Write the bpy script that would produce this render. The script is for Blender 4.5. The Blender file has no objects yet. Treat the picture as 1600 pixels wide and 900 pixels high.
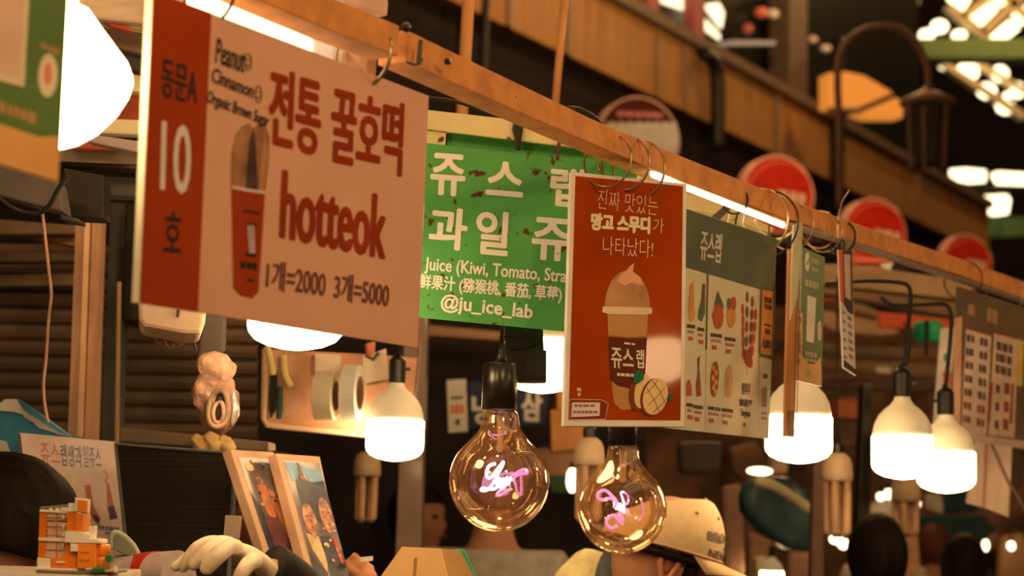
import bpy, bmesh, math, random
from mathutils import Vector, Matrix, noise
random.seed(7)
S = bpy.context.scene
COL = S.collection

# ------------------------------------------------------------------ camera, world, lights, exposure
F = 60.0 / 36.0 * 1600.0
CAM = Vector((0, 0, 1.55))
PITCH, ROLL = math.radians(7.6), math.radians(1.5)
R3 = (Matrix.Rotation(math.pi / 2 + PITCH, 3, 'X') @ Matrix.Rotation(ROLL, 3, 'Z'))
def P(x, y, d):
    return CAM + R3 @ Vector(((x - 800) / F * d, -(y - 450) / F * d, -d))
cd = bpy.data.cameras.new('camera'); cam = bpy.data.objects.new('camera', cd); COL.objects.link(cam)
cam.matrix_world = Matrix.Translation(CAM) @ R3.to_4x4()
cd.lens = 60; cd.sensor_width = 36; cd.clip_start = 0.05; cd.clip_end = 200
cd.dof.use_dof = True; cd.dof.focus_distance = 2.58; cd.dof.aperture_fstop = 4.2; cd.dof.aperture_blades = 8
S.camera = cam
S.view_settings.view_transform = 'Standard'; S.view_settings.look = 'None'
S.view_settings.exposure = 0.0; S.view_settings.gamma = 1.0; S.view_settings.use_curve_mapping = False
W = bpy.data.worlds.new('world'); S.world = W; W.use_nodes = True
W.node_tree.nodes['Background'].inputs[0].default_value = (1.0, 0.50, 0.20, 1)
W.node_tree.nodes['Background'].inputs[1].default_value = 0.10
WARM = (1.0, 0.56, 0.225)
LED = (1.0, 0.66, 0.30)

def lamp(name, loc, watts, radius=0.12, col=WARM):
    l = bpy.data.lights.new(name, 'POINT'); l.energy = watts; l.shadow_soft_size = radius; l.color = col
    o = bpy.data.objects.new(name, l); COL.objects.link(o); o.location = loc
    return o
# lamps of the stalls on the near side of the aisle, behind and beside the camera
lamp('stall_lamp_light', (-1.3, -0.6, 2.75), 52)
lamp('stall_lamp_light', (0.9, -0.3, 2.85), 75)
lamp('stall_lamp_light', (2.5, -0.4, 2.8), 85)
lamp('stall_lamp_light', (3.6, 3.6, 2.9), 58)
# unseen lights added above the picture to brighten facade, roof and round signs
lamp('hall_lamp_light', (-1.2, 8.5, 6.6), 90, 0.25)
lamp('hall_lamp_light', (1.6, 12.0, 7.6), 300, 0.25)
lamp('hall_lamp_light', (5.0, 17.0, 9.0), 380, 0.25)
lamp('hall_lamp_light', (8.5, 24.0, 11.5), 900, 0.3)
# unseen lights added over the rails to brighten beam, planks and lamp caps
lamp('canopy_lamp_light', (-0.05, 2.9, 3.0), 9, 0.08)
lamp('canopy_lamp_light', (0.85, 3.75, 3.0), 14, 0.08)
lamp('canopy_lamp_light', (-0.12, 1.95, 2.8), 5, 0.06)
lamp('canopy_lamp_light', (-0.78, 2.05, 2.75), 7, 0.06)
lamp('hall_lamp_light', P(1250, -60, 12), 55, 0.2)  # more added lights, for the round signs and upper wall
lamp('hall_lamp_light', P(960, -60, 9.2), 32, 0.2)
lamp('hall_lamp_light', P(1420, -60, 14), 125, 0.2)

# ------------------------------------------------------------------ geometry helpers
def ray(x, y):
    return R3 @ Vector(((x - 800) / F, -(y - 450) / F, -1))
RD = ray(2500, 850); RD.z = 0; RD.normalize()            # direction of the stall row
RN = Vector((RD.y, -RD.x, 0))                              # towards the aisle (and the camera)
Z = Vector((0, 0, 1)); X = Vector((1, 0, 0)); Y = Vector((0, 1, 0))
def px(d): return d / F

class Plane:
    def __init__(s, o, n, ex=None):
        s.o = o.copy(); s.n = n.normalized()
        s.ex = (ex or Z.cross(s.n)).normalized(); s.ey = s.n.cross(s.ex).normalized()
    def hit(s, x, y):
        r = ray(x, y); t = (s.o - CAM).dot(s.n) / r.dot(s.n)
        return CAM + r * t
def front(d, y=450, a=0, t=0):
    """vertical plane at depth d, turned by a degrees (positive: right side goes away), leaning back t degrees"""
    a = math.radians(a); t = math.radians(t)
    n0 = Vector((math.sin(a), -math.cos(a), 0))
    return Plane(P(800, y, d), n0 * math.cos(t) + Z * math.sin(t), Vector((math.cos(a), math.sin(a), 0)))
def turned(x, y, d, a=0, t=0):
    p = front(1, 450, a, t); p.o = P(x, y, d); return p
def railplane(D): return Plane(CAM - RN * D, RN, RD)
def quadplane(tl, tr, br, bl, d):
    a, b, c, e = ray(*tl), ray(*tr), ray(*br), ray(*bl)
    M = Matrix((b, -c, e)).transposed()
    k = M.inverted() @ (a * d)          # b*kb - c*kc + e*ke = a*d
    A, B, D_ = a * d, b * k[0], e * k[2]
    pl = Plane(CAM + A, (B - A).cross(D_ - A) * -1, (B - A))
    if pl.n.dot(CAM - pl.o) < 0: pl.n = -pl.n; pl.ey = pl.n.cross(pl.ex)
    return pl

# ------------------------------------------------------------------ materials
def lin(c): return tuple(((v / 255) / 12.92 if v <= 10 else (((v / 255) + 0.055) / 1.055) ** 2.4) for v in c)
MC = {}
def mat(name, col, rough=0.6, metal=0.0, vary=0.12, scale=12, bump=0.0, spec=0.35, coat=0.0, dark=None, stretch=None, trans=0.0):
    """procedural principled material; col is linear albedo"""
    if name in MC: return MC[name]
    if '_print' in name: spec = min(spec, .06)
    m = bpy.data.materials.new(name); m.use_nodes = True; nt = m.node_tree; b = nt.nodes['Principled BSDF']
    b.inputs['Roughness'].default_value = rough; b.inputs['Metallic'].default_value = metal
    b.inputs['Specular IOR Level'].default_value = spec; b.inputs['Coat Weight'].default_value = coat
    b.inputs['Coat Roughness'].default_value = 0.12
    tc = nt.nodes.new('ShaderNodeTexCoord'); mp = nt.nodes.new('ShaderNodeMapping')
    nt.links.new(tc.outputs['Object'], mp.inputs[0])
    if stretch: mp.inputs['Scale'].default_value = stretch
    nz = nt.nodes.new('ShaderNodeTexNoise'); nz.inputs['Scale'].default_value = scale; nz.inputs['Detail'].default_value = 5
    nt.links.new(mp.outputs[0], nz.inputs['Vector'])
    rp = nt.nodes.new('ShaderNodeValToRGB'); nt.links.new(nz.outputs[0], rp.inputs[0])
    c0 = tuple(max(0, v * (1 - vary)) for v in col); c1 = tuple(min(0.95, v * (1 + vary)) for v in col)
    rp.color_ramp.elements[0].position = 0.35; rp.color_ramp.elements[1].position = 0.65
    rp.color_ramp.elements[0].color = (*c0, 1); rp.color_ramp.elements[1].color = (*c1, 1)
    out = rp.outputs[0]
    if dark:                                              # specks of rust or dirt with their own shape
        n2 = nt.nodes.new('ShaderNodeTexNoise'); n2.inputs['Scale'].default_value = dark[1]; n2.inputs['Detail'].default_value = 6
        nt.links.new(mp.outputs[0], n2.inputs['Vector'])
        r2 = nt.nodes.new('ShaderNodeValToRGB'); nt.links.new(n2.outputs[0], r2.inputs[0])
        r2.color_ramp.elements[0].position = dark[2]; r2.color_ramp.elements[1].position = dark[2] + 0.06
        mx = nt.nodes.new('ShaderNodeMix'); mx.data_type = 'RGBA'
        nt.links.new(r2.outputs[0], mx.inputs[0]); nt.links.new(out, mx.inputs[6]); mx.inputs[7].default_value = (*dark[0], 1)
        out = mx.outputs[2]
    nt.links.new(out, b.inputs['Base Color'])
    if trans: b.inputs['Transmission Weight'].default_value = trans
    if bump:
        bp = nt.nodes.new('ShaderNodeBump'); bp.inputs['Strength'].default_value = bump; bp.inputs['Distance'].default_value = 0.003
        nt.links.new(nz.outputs[0], bp.inputs['Height']); nt.links.new(bp.outputs[0], b.inputs['Normal'])
    MC[name] = m; return m
def emit(name, col, k):
    if name in MC: return MC[name]
    m = bpy.data.materials.new(name); m.use_nodes = True; nt = m.node_tree
    b = nt.nodes['Principled BSDF']; b.inputs['Base Color'].default_value = (0.7, 0.7, 0.65, 1)
    b.inputs['Emission Color'].default_value = (*col, 1); b.inputs['Emission Strength'].default_value = k
    b.inputs['Roughness'].default_value = 0.4
    MC[name] = m; return m
def sc(r, g, b, k=0.55):
    """albedo of a thing that looks (r,g,b) in the photograph's warm lamp light"""
    l = lin((r, g, b)); w = (1.0, 0.60, 0.27)
    return tuple(min(0.9, v / (q * k)) for v, q in zip(l, w))
def M(r, g, b, rough=0.6, k=0.55, **kw):
    return mat(f'paint_{r}_{g}_{b}_{int(rough*100)}_{int(k*100)}_' + '_'.join(f'{a}{v}' for a, v in kw.items()), sc(r, g, b, k), rough, **kw)

# ------------------------------------------------------------------ object helpers
def thing(name, label, cat, loc, group=None):
    o = bpy.data.objects.new(name, None); COL.objects.link(o); o.location = loc; o.empty_display_size = 0.05
    o['label'] = label; o['category'] = cat
    if group: o['group'] = group
    return o
def tag(o, label, cat, group=None):
    o['label'] = label; o['category'] = cat
    if group: o['group'] = group
    return o
def obj(name, vf, m, parent=None, smooth=False, bevel=0.0, kind=None, label=None, sub=0):
    """link ONE mesh object from world-space (verts, faces) or bmesh"""
    me = bpy.data.meshes.new(name)
    if isinstance(vf, bmesh.types.BMesh): vf.to_mesh(me); vf.free()
    else: me.from_pydata([tuple(v) for v in vf[0]], [], vf[1])
    bm = bmesh.new(); bm.from_mesh(me); bmesh.ops.recalc_face_normals(bm, faces=bm.faces)
    if bevel: bmesh.ops.bevel(bm, geom=[e for e in bm.edges if e.is_manifold and e.calc_face_angle(0) > 0.5], offset=bevel, segments=2, profile=0.6, affect='EDGES', clamp_overlap=True)
    bm.to_mesh(me); bm.free()
    if smooth:
        for p in me.polygons: p.use_smooth = True
    o = bpy.data.objects.new(name, me); COL.objects.link(o)
    if parent is not None:
        w = parent; off = Vector((0, 0, 0))
        while w is not None: off += w.location; w = w.parent
        o.parent = parent
    else:
        cs = [v.co for v in me.vertices]
        off = Vector(((min(c.x for c in cs) + max(c.x for c in cs)) / 2, (min(c.y for c in cs) + max(c.y for c in cs)) / 2, min(c.z for c in cs)))
        o.location = off
    me.transform(Matrix.Translation(-off))
    if m is not None: me.materials.append(m)
    if kind: o['kind'] = kind
    if label: o['label'] = label
    if sub:
        s = o.modifiers.new('s', 'SUBSURF'); s.levels = sub; s.render_levels = sub
    return o
def join(*vfs):
    V, Fc = [], []
    for v, f in vfs:
        n = len(V); V += list(v); Fc += [tuple(i + n for i in q) for q in f]
    return V, Fc
def prism_pts(pts, back):
    n = len(pts); V = list(pts) + [p + back for p in pts]
    Fc = [tuple(range(n)), tuple(range(2 * n - 1, n - 1, -1))] + [(i, (i + 1) % n, n + (i + 1) % n, n + i) for i in range(n)]
    return V, Fc
def prism(pl, pts, thick, off=0.0):
    return prism_pts([pl.hit(*p) + pl.n * off for p in pts], -pl.n * thick)
def rect(x0, y0, x1, y1): return [(x0, y0), (x1, y0), (x1, y1), (x0, y1)]
def ell(cx, cy, rx, ry, n=28, rot=0, a0=0, a1=360):
    c, s = math.cos(math.radians(rot)), math.sin(math.radians(rot)); out = []
    full = a1 - a0 >= 360
    for i in range(n if full else n + 1):
        t = math.radians(a0 + (a1 - a0) * i / n); u, v = rx * math.cos(t), ry * math.sin(t)
        out.append((cx + u * c - v * s, cy + u * s + v * c))
    return out
def spline(pts, k=6):
    pts = [Vector(p) for p in pts]; out = []
    q = [pts[0]] + pts + [pts[-1]]
    for i in range(1, len(q) - 2):
        for j in range(k):
            t = j / k
            out.append(0.5 * ((2 * q[i]) + (-q[i - 1] + q[i + 1]) * t + (2 * q[i - 1] - 5 * q[i] + 4 * q[i + 1] - q[i + 2]) * t * t + (-q[i - 1] + 3 * q[i] - 3 * q[i + 1] + q[i + 2]) * t ** 3))
    out.append(pts[-1]); return out
def tube(pts, r, n=8, closed=False, taper=None):
    pts = [Vector(p) for p in pts]; m = len(pts); V, Fc = [], []
    up = None
    for i, p in enumerate(pts):
        t = (pts[(i + 1) % m] - pts[i - 1]) if closed else (pts[min(i + 1, m - 1)] - pts[max(i - 1, 0)])
        if t.length < 1e-9: t = Vector((0, 0, 1))
        t.normalize()
        if up is None: up = t.orthogonal().normalized()
        up = (up - t * up.dot(t)); up = up.normalized() if up.length > 1e-6 else t.orthogonal().normalized()
        b = t.cross(up); rr = r if taper is None else r * taper(i / (m - 1))
        for j in range(n):
            a = 2 * math.pi * j / n; V.append(p + (up * math.cos(a) + b * math.sin(a)) * rr)
    for i in range(m if closed else m - 1):
        for j in range(n):
            a, b2 = i * n + j, i * n + (j + 1) % n; c = ((i + 1) % m) * n
            Fc.append((a, b2, c + (j + 1) % n, c + j))
    if not closed: Fc += [tuple(range(n - 1, -1, -1)), tuple(range((m - 1) * n, m * n))]
    return V, Fc
def lathe(c, prof, n=32, axis=None, cap=True):
    """profile list of (r, z) around a vertical (or given) axis through c"""
    ax = (axis or Z).normalized(); u = ax.orthogonal().normalized(); v = ax.cross(u); V, Fc = [], []
    for r, z in prof:
        for j in range(n):
            a = 2 * math.pi * j / n; V.append(c + ax * z + (u * math.cos(a) + v * math.sin(a)) * max(r, 1e-5))
    for i in range(len(prof) - 1):
        for j in range(n):
            Fc.append((i * n + j, i * n + (j + 1) % n, (i + 1) * n + (j + 1) % n, (i + 1) * n + j))
    if cap: Fc += [tuple(range(n)), tuple(range((len(prof) - 1) * n, len(prof) * n))]
    return V, Fc
def bar(a, b, w, h, up=Z):
    t = (b - a).normalized(); s = t.cross(up).normalized(); u = s.cross(t)
    V = [p + s * (w / 2 * i) + u * (h / 2 * j) for p in (a, b) for i, j in ((-1, -1), (1, -1), (1, 1), (-1, 1))]
    return V, [(0, 1, 2, 3), (7, 6, 5, 4), (0, 4, 5, 1), (1, 5, 6, 2), (2, 6, 7, 3), (3, 7, 4, 0)]
def ellipsoid(c, rx, ry, rz, nu=24, nv=14, fn=None, rot=None):
    V, Fc = [], []
    for i in range(nv + 1):
        t = math.pi * i / nv
        for j in range(nu):
            a = 2 * math.pi * j / nu
            p = Vector((rx * math.sin(t) * math.cos(a), ry * math.sin(t) * math.sin(a), rz * math.cos(t)))
            if fn: p = fn(p)
            if rot: p = rot @ p
            V.append(c + p)
    for i in range(nv):
        for j in range(nu): Fc.append((i * nu + j, i * nu + (j + 1) % nu, (i + 1) * nu + (j + 1) % nu, (i + 1) * nu + j))
    bm = bmesh.new()
    vs = [bm.verts.new(v) for v in V]
    for f in Fc:
        try: bm.faces.new([vs[k] for k in f])
        except ValueError: pass
    bmesh.ops.remove_doubles(bm, verts=bm.verts, dist=1e-6)
    bm.verts.index_update()
    r = ([v.co.copy() for v in bm.verts], [tuple(v.index for v in f.verts) for f in bm.faces]); bm.free(); return r

# ------------------------------------------------------------------ printing on flat signs
TX = {}
def glyphs(s, shear=0.0, thin=0.0):
    if (s, shear, thin) in TX: return TX[(s, shear, thin)]
    c = bpy.data.curves.new('lettering', 'FONT'); c.body = s; c.size = 1; c.resolution_u = 3; c.shear = shear; c.offset = -thin
    o = bpy.data.objects.new('lettering', c); COL.objects.link(o)
    dg = bpy.context.evaluated_depsgraph_get(); dg.update()
    me = bpy.data.meshes.new_from_object(o.evaluated_get(dg))
    vs = [(v.co.x, v.co.y) for v in me.vertices]; fs = [tuple(p.vertices) for p in me.polygons]
    bpy.data.objects.remove(o); bpy.data.curves.remove(c); bpy.data.meshes.remove(me)
    x0, x1 = min(v[0] for v in vs), max(v[0] for v in vs); y0, y1 = min(v[1] for v in vs), max(v[1] for v in vs)
    r = ([((x - x0) / (x1 - x0), (y1 - y) / (y1 - y0)) for x, y in vs], fs, (x1 - x0) / (y1 - y0)); TX[(s, shear, thin)] = r; return r
class Ink:
    """flat prints on a plane; each layer lies a hair above the last"""
    LAY = 0.00035
    def __init__(s, pl): s.pl = pl; s.data = {}; s.words = {}
    def _at(s, x, y, lay): return s.pl.hit(x, y) + s.pl.n * (s.LAY * lay)
    def add(s, key, vf):
        s.data.setdefault(key, []).append(vf)
    def poly(s, key, pts, lay=1): s.add(key, ([s._at(x, y, lay) for x, y in pts], [tuple(range(len(pts)))]))
    def stroke(s, key, pts, w, lay=2, closed=False):
        m = len(pts); V, Fc = [], []
        for i, (x, y) in enumerate(pts):
            a = pts[i - 1] if (i or closed) else pts[0]; b = pts[(i + 1) % m] if (i < m - 1 or closed) else pts[-1]
            dx, dy = b[0] - a[0], b[1] - a[1]; l = math.hypot(dx, dy) or 1
            nx, ny = -dy / l * w / 2, dx / l * w / 2
            V += [s._at(x + nx, y + ny, lay), s._at(x - nx, y - ny, lay)]
        for i in range(m if closed else m - 1):
            j = (i + 1) % m; Fc.append((2 * i, 2 * i + 1, 2 * j + 1, 2 * j))
        s.add(key, (V, Fc))
    def text(s, key, body, tl, tr, bl, bold=0.0, lay=2, shear=0.0, thin=0.0):
        """text whose bounding box is the parallelogram tl, tr, bl (pixels on the sign's plane)"""
        g, f, _ = glyphs(body, shear, thin); A = s._at(*tl, lay); U = s._at(*tr, lay) - A; V_ = s._at(*bl, lay) - A
        offs = [(0, 0)]; word = []
        if bold:
            bu = bold / max(1, math.hypot(tr[0] - tl[0], tr[1] - tl[1])); bv = bold / max(1, math.hypot(bl[0] - tl[0], bl[1] - tl[1]))
            offs = [(bu * math.cos(k * math.pi / 4), bv * math.sin(k * math.pi / 4)) for k in range(8)] + [(0, 0)]
        for k, (ou, ov) in enumerate(offs):
            z = s.pl.n * (0.00002 * k)
            word.append(([A + U * (u * (1 - 2 * abs(offs[0][0] if bold else 0)) + (offs[0][0] if bold else 0) + ou) + V_ * (v * (1 - 2 * (offs[2][1] if bold else 0)) + (offs[2][1] if bold else 0) + ov) + z for u, v in g], f))
        s.words.setdefault(key, []).append(join(*word))
    def dashes(s, key, x0, y0, x1, y1, h, n=5, lay=2, rng=None):
        """a line of print too small to read: short blocks of uneven width"""
        rng = rng or random; t = 0.0; tot = [rng.uniform(0.6, 1.4) for _ in range(n)]; sm = sum(tot)
        line = []
        for w in tot:
            a, b = t / sm, (t + w * 0.82) / sm; t += w
            q = lambda k: (x0 + (x1 - x0) * k, y0 + (y1 - y0) * k)
            (ax, ay), (bx, by) = q(a), q(b)
            line.append(([s._at(*q_, lay) for q_ in [(ax, ay), (bx, by), (bx, by + h), (ax, ay + h)]], [(0, 1, 2, 3)]))
        s.words.setdefault(key, []).append(join(*line))
    def build(s, parent, mats, split=()):
        for key, (m, nm) in mats.items():
            if key in s.data:
                for vf in (s.data[key] if (key in split or 1 < len(s.data[key]) < 40) and not nm.startswith('photo') else [join(*s.data[key])]): obj(nm, vf, m, parent)
            for w in s.words.get(key, []): obj(nm, w, m, parent)
def board(name, label, cat, pl, pts, thick, m, part='panel', group=None, bevel=0.0):
    ws = [pl.hit(*p) for p in pts]; c = sum(ws, Vector()) / len(ws); c.z = min(w.z for w in ws)
    t = thing(name, label, cat, c, group)
    obj(part, prism_pts(ws, -pl.n * thick), m, t, bevel=bevel)
    return t
def struct(name, vf, m, **kw): return obj(name, vf, m, kind='structure', **kw)
# ------------------------------------------------------------------ shared materials
wood = mat('rail_timber', sc(192, 104, 40, .63), 0.6, vary=0.16, scale=9, stretch=(3, 3, 3), bump=0.15, dark=((0.10, 0.045, 0.02), 30, 0.70))
wood_pale = mat('pale_timber', sc(225, 160, 85, .75), 0.6, vary=0.16, scale=8, bump=0.2, dark=((0.12, 0.06, 0.03), 26, 0.68))
steel_dark = M(62, 48, 30, .5, vary=.25)
black = mat('black_plastic', (0.012, 0.011, 0.010), 0.35, spec=.5)
black_cable = mat('black_cable', (0.014, 0.012, 0.010), 0.5)
cream = mat('cream_paint', (0.75, 0.62, 0.46), 0.55)
chrome = mat('ring_steel', (0.42, 0.33, 0.24), 0.3, metal=0.9, vary=.2)
brass = mat('ring_brass', (0.62, 0.44, 0.22), 0.3, metal=0.85, vary=.2)
dark_ring = mat('dark_ring', (0.05, 0.035, 0.03), 0.4, metal=0.4)
led_on = emit('lit_diffuser', LED, 20)
led_cap = emit('lamp_housing', LED, .13); led_cap.node_tree.nodes['Principled BSDF'].inputs['Base Color'].default_value = (.84, .80, .70, 1)  # faint emission stands in for light falling on the housing
skin = mat('skin', (0.52, 0.26, 0.16), 0.55, vary=.08)
hair_m = mat('black_hair', (0.010, 0.007, 0.005), 0.6, vary=.5, scale=60, stretch=(1, 1, .15), spec=.12)

# ------------------------------------------------------------------ the setting
def wbox(x0, x1, y0, y1, z0, z1):
    V = [Vector((x, y, z)) for x in (x0, x1) for y in (y0, y1) for z in (z0, z1)]
    return V, [(0, 1, 3, 2), (4, 6, 7, 5), (0, 4, 5, 1), (2, 3, 7, 6), (0, 2, 6, 4), (1, 5, 7, 3)]
def rbox(D, s0, s1, z0, z1, t=0.2):
    """box along the row direction at perpendicular distance D from the camera, from s0 to s1"""
    o = CAM - RN * D; o.z = 0
    a = o + RD * s0; b = o + RD * s1
    V = [p + n + Z * z for p in (a, b) for n in (Vector(), -RN * t) for z in (z0, z1)]
    return V, [(0, 1, 3, 2), (4, 6, 7, 5), (0, 4, 5, 1), (2, 3, 7, 6), (0, 2, 6, 4), (1, 5, 7, 3)]
def along(p): return (p - CAM).dot(RD)
struct('floor', wbox(-14, 45, -6, 60, -0.2, 0), mat('wet_concrete', (0.09, 0.06, 0.045), 0.45, scale=3))
FD = 7.5; fp = railplane(FD)
zl = fp.hit(1000, 150).z; zu = fp.hit(1000, 32).z
s_end = along(fp.hit(1532, 330))
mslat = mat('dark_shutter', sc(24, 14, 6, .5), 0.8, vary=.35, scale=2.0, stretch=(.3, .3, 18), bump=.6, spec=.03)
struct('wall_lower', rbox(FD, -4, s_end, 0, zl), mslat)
mpan = mat('tan_cladding', sc(112, 64, 22, .52), 0.6, vary=.16, spec=.15, scale=3, stretch=(6, 6, .3))
pan = struct('wall_upper', rbox(FD - .12, -4, s_end, zl, zu, .32), mpan)
struct('trim_1', rbox(FD - .2, -4, s_end, zu - .05, zu + .06, .3), M(66, 40, 18, k=.45))
for i, xx in enumerate((640, 772, 866, 1008, 1052, 1100, 1197, 1290, 1420)):
    s = along(fp.hit(xx, 150)); struct(f'trim_{i+2}', rbox(FD - .15, s - .035, s + .035, zl, zu, .1), M(84, 54, 26, k=.42))
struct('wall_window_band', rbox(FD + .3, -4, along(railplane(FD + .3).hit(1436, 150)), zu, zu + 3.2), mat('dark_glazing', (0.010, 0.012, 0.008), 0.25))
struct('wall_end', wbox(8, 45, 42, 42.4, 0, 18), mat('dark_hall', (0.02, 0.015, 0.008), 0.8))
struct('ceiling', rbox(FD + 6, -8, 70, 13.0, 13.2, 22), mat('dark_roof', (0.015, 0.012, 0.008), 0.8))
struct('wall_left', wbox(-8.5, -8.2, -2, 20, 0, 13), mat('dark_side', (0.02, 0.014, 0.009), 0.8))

# posts and bright panes of the upper windows
zt = zu + 1.6
def fbar(name, label, x0, x1, y0, y1, m, D=FD - .05, cat='post', th=.12):
    pl = railplane(D); t = thing(name, label, cat, pl.hit((x0 + x1) / 2, y1))
    obj('shaft', prism(pl, [(x0, y0), (x1, y0), (x1, y1), (x0, y1)], th), m, t, bevel=.01); return t
redpost = M(92, 34, 20, k=.35)
fbar('window_post', 'red-brown upright between the two bright upper windows', 1084, 1102, -20, 96, redpost)
fbar('window_post', 'red-brown upright left of the first bright upper window', 1012, 1030, -20, 58, redpost)
fbar('wall_column', 'tan upright column standing on the upper wall beyond the cluttered window', 1234, 1262, -20, 150, M(66, 42, 20, k=.45), th=.25)
pane = emit('lit_window', (1.0, 0.86, 0.55), 1.5)
def wpane(i, pts, D=FD + .1):
    pl = railplane(D); obj(f'window_{i}', prism(pl, pts, .03), pane, kind='structure')
wpane(1, [(1034, -20), (1072, -20), (1070, 16), (1036, 4)])
wpane(2, [(1106, 6), (1124, 4), (1132, 20), (1128, 44), (1106, 14)])
wpane(3, [(1101, 28), (1124, 52), (1126, 62), (1100, 44)])
# cluttered things behind the third window
def wblob(name, label, cat, cx, cy, rx, ry, m, D=FD + .12, th=.12):
    pl = railplane(D); d = (pl.hit(cx, cy) - CAM).dot(R3 @ Vector((0, 0, -1)))
    return tag(obj(name, ellipsoid(pl.hit(cx, cy), rx * px(d), rx * px(d) * .6, ry * px(d), 16, 10), m, smooth=True), label, cat)
wblob('paper_lantern', 'dull red lantern hanging in the dark upper window', 'lantern', 1190, 20, 12, 9, M(190, 80, 45, k=.5))
wblob('paper_lantern', 'small cream lantern beside the red one in the upper window', 'lantern', 1208, 22, 9, 8, M(225, 165, 110, k=.5))
wblob('paper_lantern', 'dull red lantern low in the upper window', 'lantern', 1168, 45, 9, 9, M(140, 60, 38, k=.5))
wblob('paper_lantern', 'pinkish lantern beyond the tan upper column', 'lantern', 1270, 62, 8, 6, M(215, 120, 85, k=.5))
wblob('paper_lantern', 'pale lantern beyond the pinkish one past the column', 'lantern', 1290, 76, 9, 6, M(225, 180, 130, k=.5))
rl = railplane(FD - .05)
tag(obj('window_shelf', prism(rl, [(1145, 63), (1212, 64), (1212, 70), (1145, 71)], .2), M(120, 100, 80, k=.4)), 'grey shelf rail across the cluttered upper window', 'shelf')
# drain pipes on the facade
def dpipe(pts, r, label):
    pl = railplane(FD - .25); w = [pl.hit(*p) for p in pts]; d = 16
    tag(obj('drain_pipe', tube(spline(w, 5), r, 10), mat('pipe_black', (0.008, 0.008, 0.006), .5), smooth=True), label, 'pipe')
dpipe([(1100, 84), (1112, 92), (1120, 112), (1122, 150), (1121, 235)], .075, 'black drain pipe bending down over the tan upper wall')
dpipe([(761, -15), (757, 40), (753, 150)], .035, 'dark pipe standing at the end of the tan cladding above the timber rail')
dpipe([(1312, 60), (1311, 180), (1309, 330)], .075, 'thick black pipe beside the second round red sign')

# round projecting signs
def roundsign(cx, cy, r, label, kind):
    dd = railplane(5.6).hit(cx, cy); d = (dd - CAM).dot(R3 @ Vector((0, 0, -1)))
    pl = turned(cx, cy, d, 18)
    t = thing('round_sign', label, 'sign', pl.hit(cx, cy) - Z * r * px(d), 'round signs along the market hall')
    k = r * px(d)
    ax = pl.n
    obj('rim', lathe(pl.hit(cx, cy), [(k * .97, -.12), (k, -.12), (k, .02), (k * .955, .022), (k * .955, .0)], 40, ax, cap=False), M(196, 104, 66, k=.45), t, smooth=False)
    c2 = mat('sign_red' if kind else 'sign_maroon', (0.55, 0.022, 0.006) if kind else (0.10, 0.012, 0.006), .5)
    obj('disc', lathe(pl.hit(cx, cy), [(k * .96, -.08), (k * .96, .016)], 40, ax), c2, t)
    ink = Ink(pl); ink.LAY = .025
    if kind == 0:
        low = [(cx + r * (-.80 + 1.6 * i / 24), cy + r * (-.36 + .03 * math.sin(i * 2.1))) for i in range(25)] + ell(cx, cy, .86 * r, .86 * r, 20, 0, -20, 200)
        ink.poly('c', low, 2)
        ink.dashes('t', cx - .55 * r, cy - .62 * r, cx + .5 * r, cy - .58 * r, .12 * r, 9, 2)
        ink.build(t, {'c': (M(235, 175, 95, k=.5), 'printed_panel'), 't': (M(190, 90, 60, k=.5), 'printed_line')})
    else:
        ink.dashes('t', cx - .05 * r, cy - .10 * r, cx + .66 * r, cy + .02 * r, .26 * r, 3, 2)
        ink.stroke('s', ell(cx, cy, .8 * r, .8 * r, 30), .03 * r, 2, True)
        ink.build(t, {'t': (mat('sign_white', (.8, .62, .5), .5), 'printed_line'), 's': (M(235, 90, 45, k=.6), 'printed_ring')})
    obj('bracket', bar(pl.hit(cx + r * .5, cy) - ax * .06, pl.hit(cx + r * .5, cy) - ax * .06 - RN * 1.5, .05, .05), steel_dark, t)
roundsign(998, 218, 68, 'dark red round sign with a cream lower half above the timber rail', 0)
roundsign(1215, 304, 62, 'bright red round sign nearest the maroon and cream one', 1)
roundsign(1366, 364, 55, 'second bright red round sign, above the long bare stretch of rail', 1)
roundsign(1510, 410, 44, 'third bright red round sign, low against the dark wall end', 1)

# gooseneck street lamp
t = thing('street_lamp', 'old brown gooseneck street lamp with a bell hood', 'lamp', P(1312, 300, 10))
arm = spline([P(1312, 330, 10), P(1311, 200, 10), P(1309, 105, 10), P(1322, 68, 10), P(1355, 45, 10), P(1400, 44, 10), P(1432, 68, 10), P(1449, 105, 10), P(1451, 140, 10)], 5)
rustm = M(70, 38, 20, k=.4)
obj('arm', tube(arm, .022, 8), rustm, t, smooth=True)
k10 = px(10)
obj('hood', lathe(P(1449, 160, 10), [(44 * k10, -2 * k10), (42 * k10, 3 * k10), (24 * k10, 12 * k10), (8 * k10, 20 * k10), (4 * k10, 26 * k10)], 24), M(88, 50, 26, k=.4), t, smooth=True)
obj('lantern', lathe(P(1449, 160, 10), [(20 * k10, -100 * k10), (22 * k10, -60 * k10), (24 * k10, -2 * k10)], 12), M(30, 20, 10, .25, k=.4), t)
for q in (-30, -6, 30):
    obj('lantern_bar', bar(P(1449 + q, 164, 9.85), P(1449 + q * .85, 262, 9.85), .018, .018), rustm, t)
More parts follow.
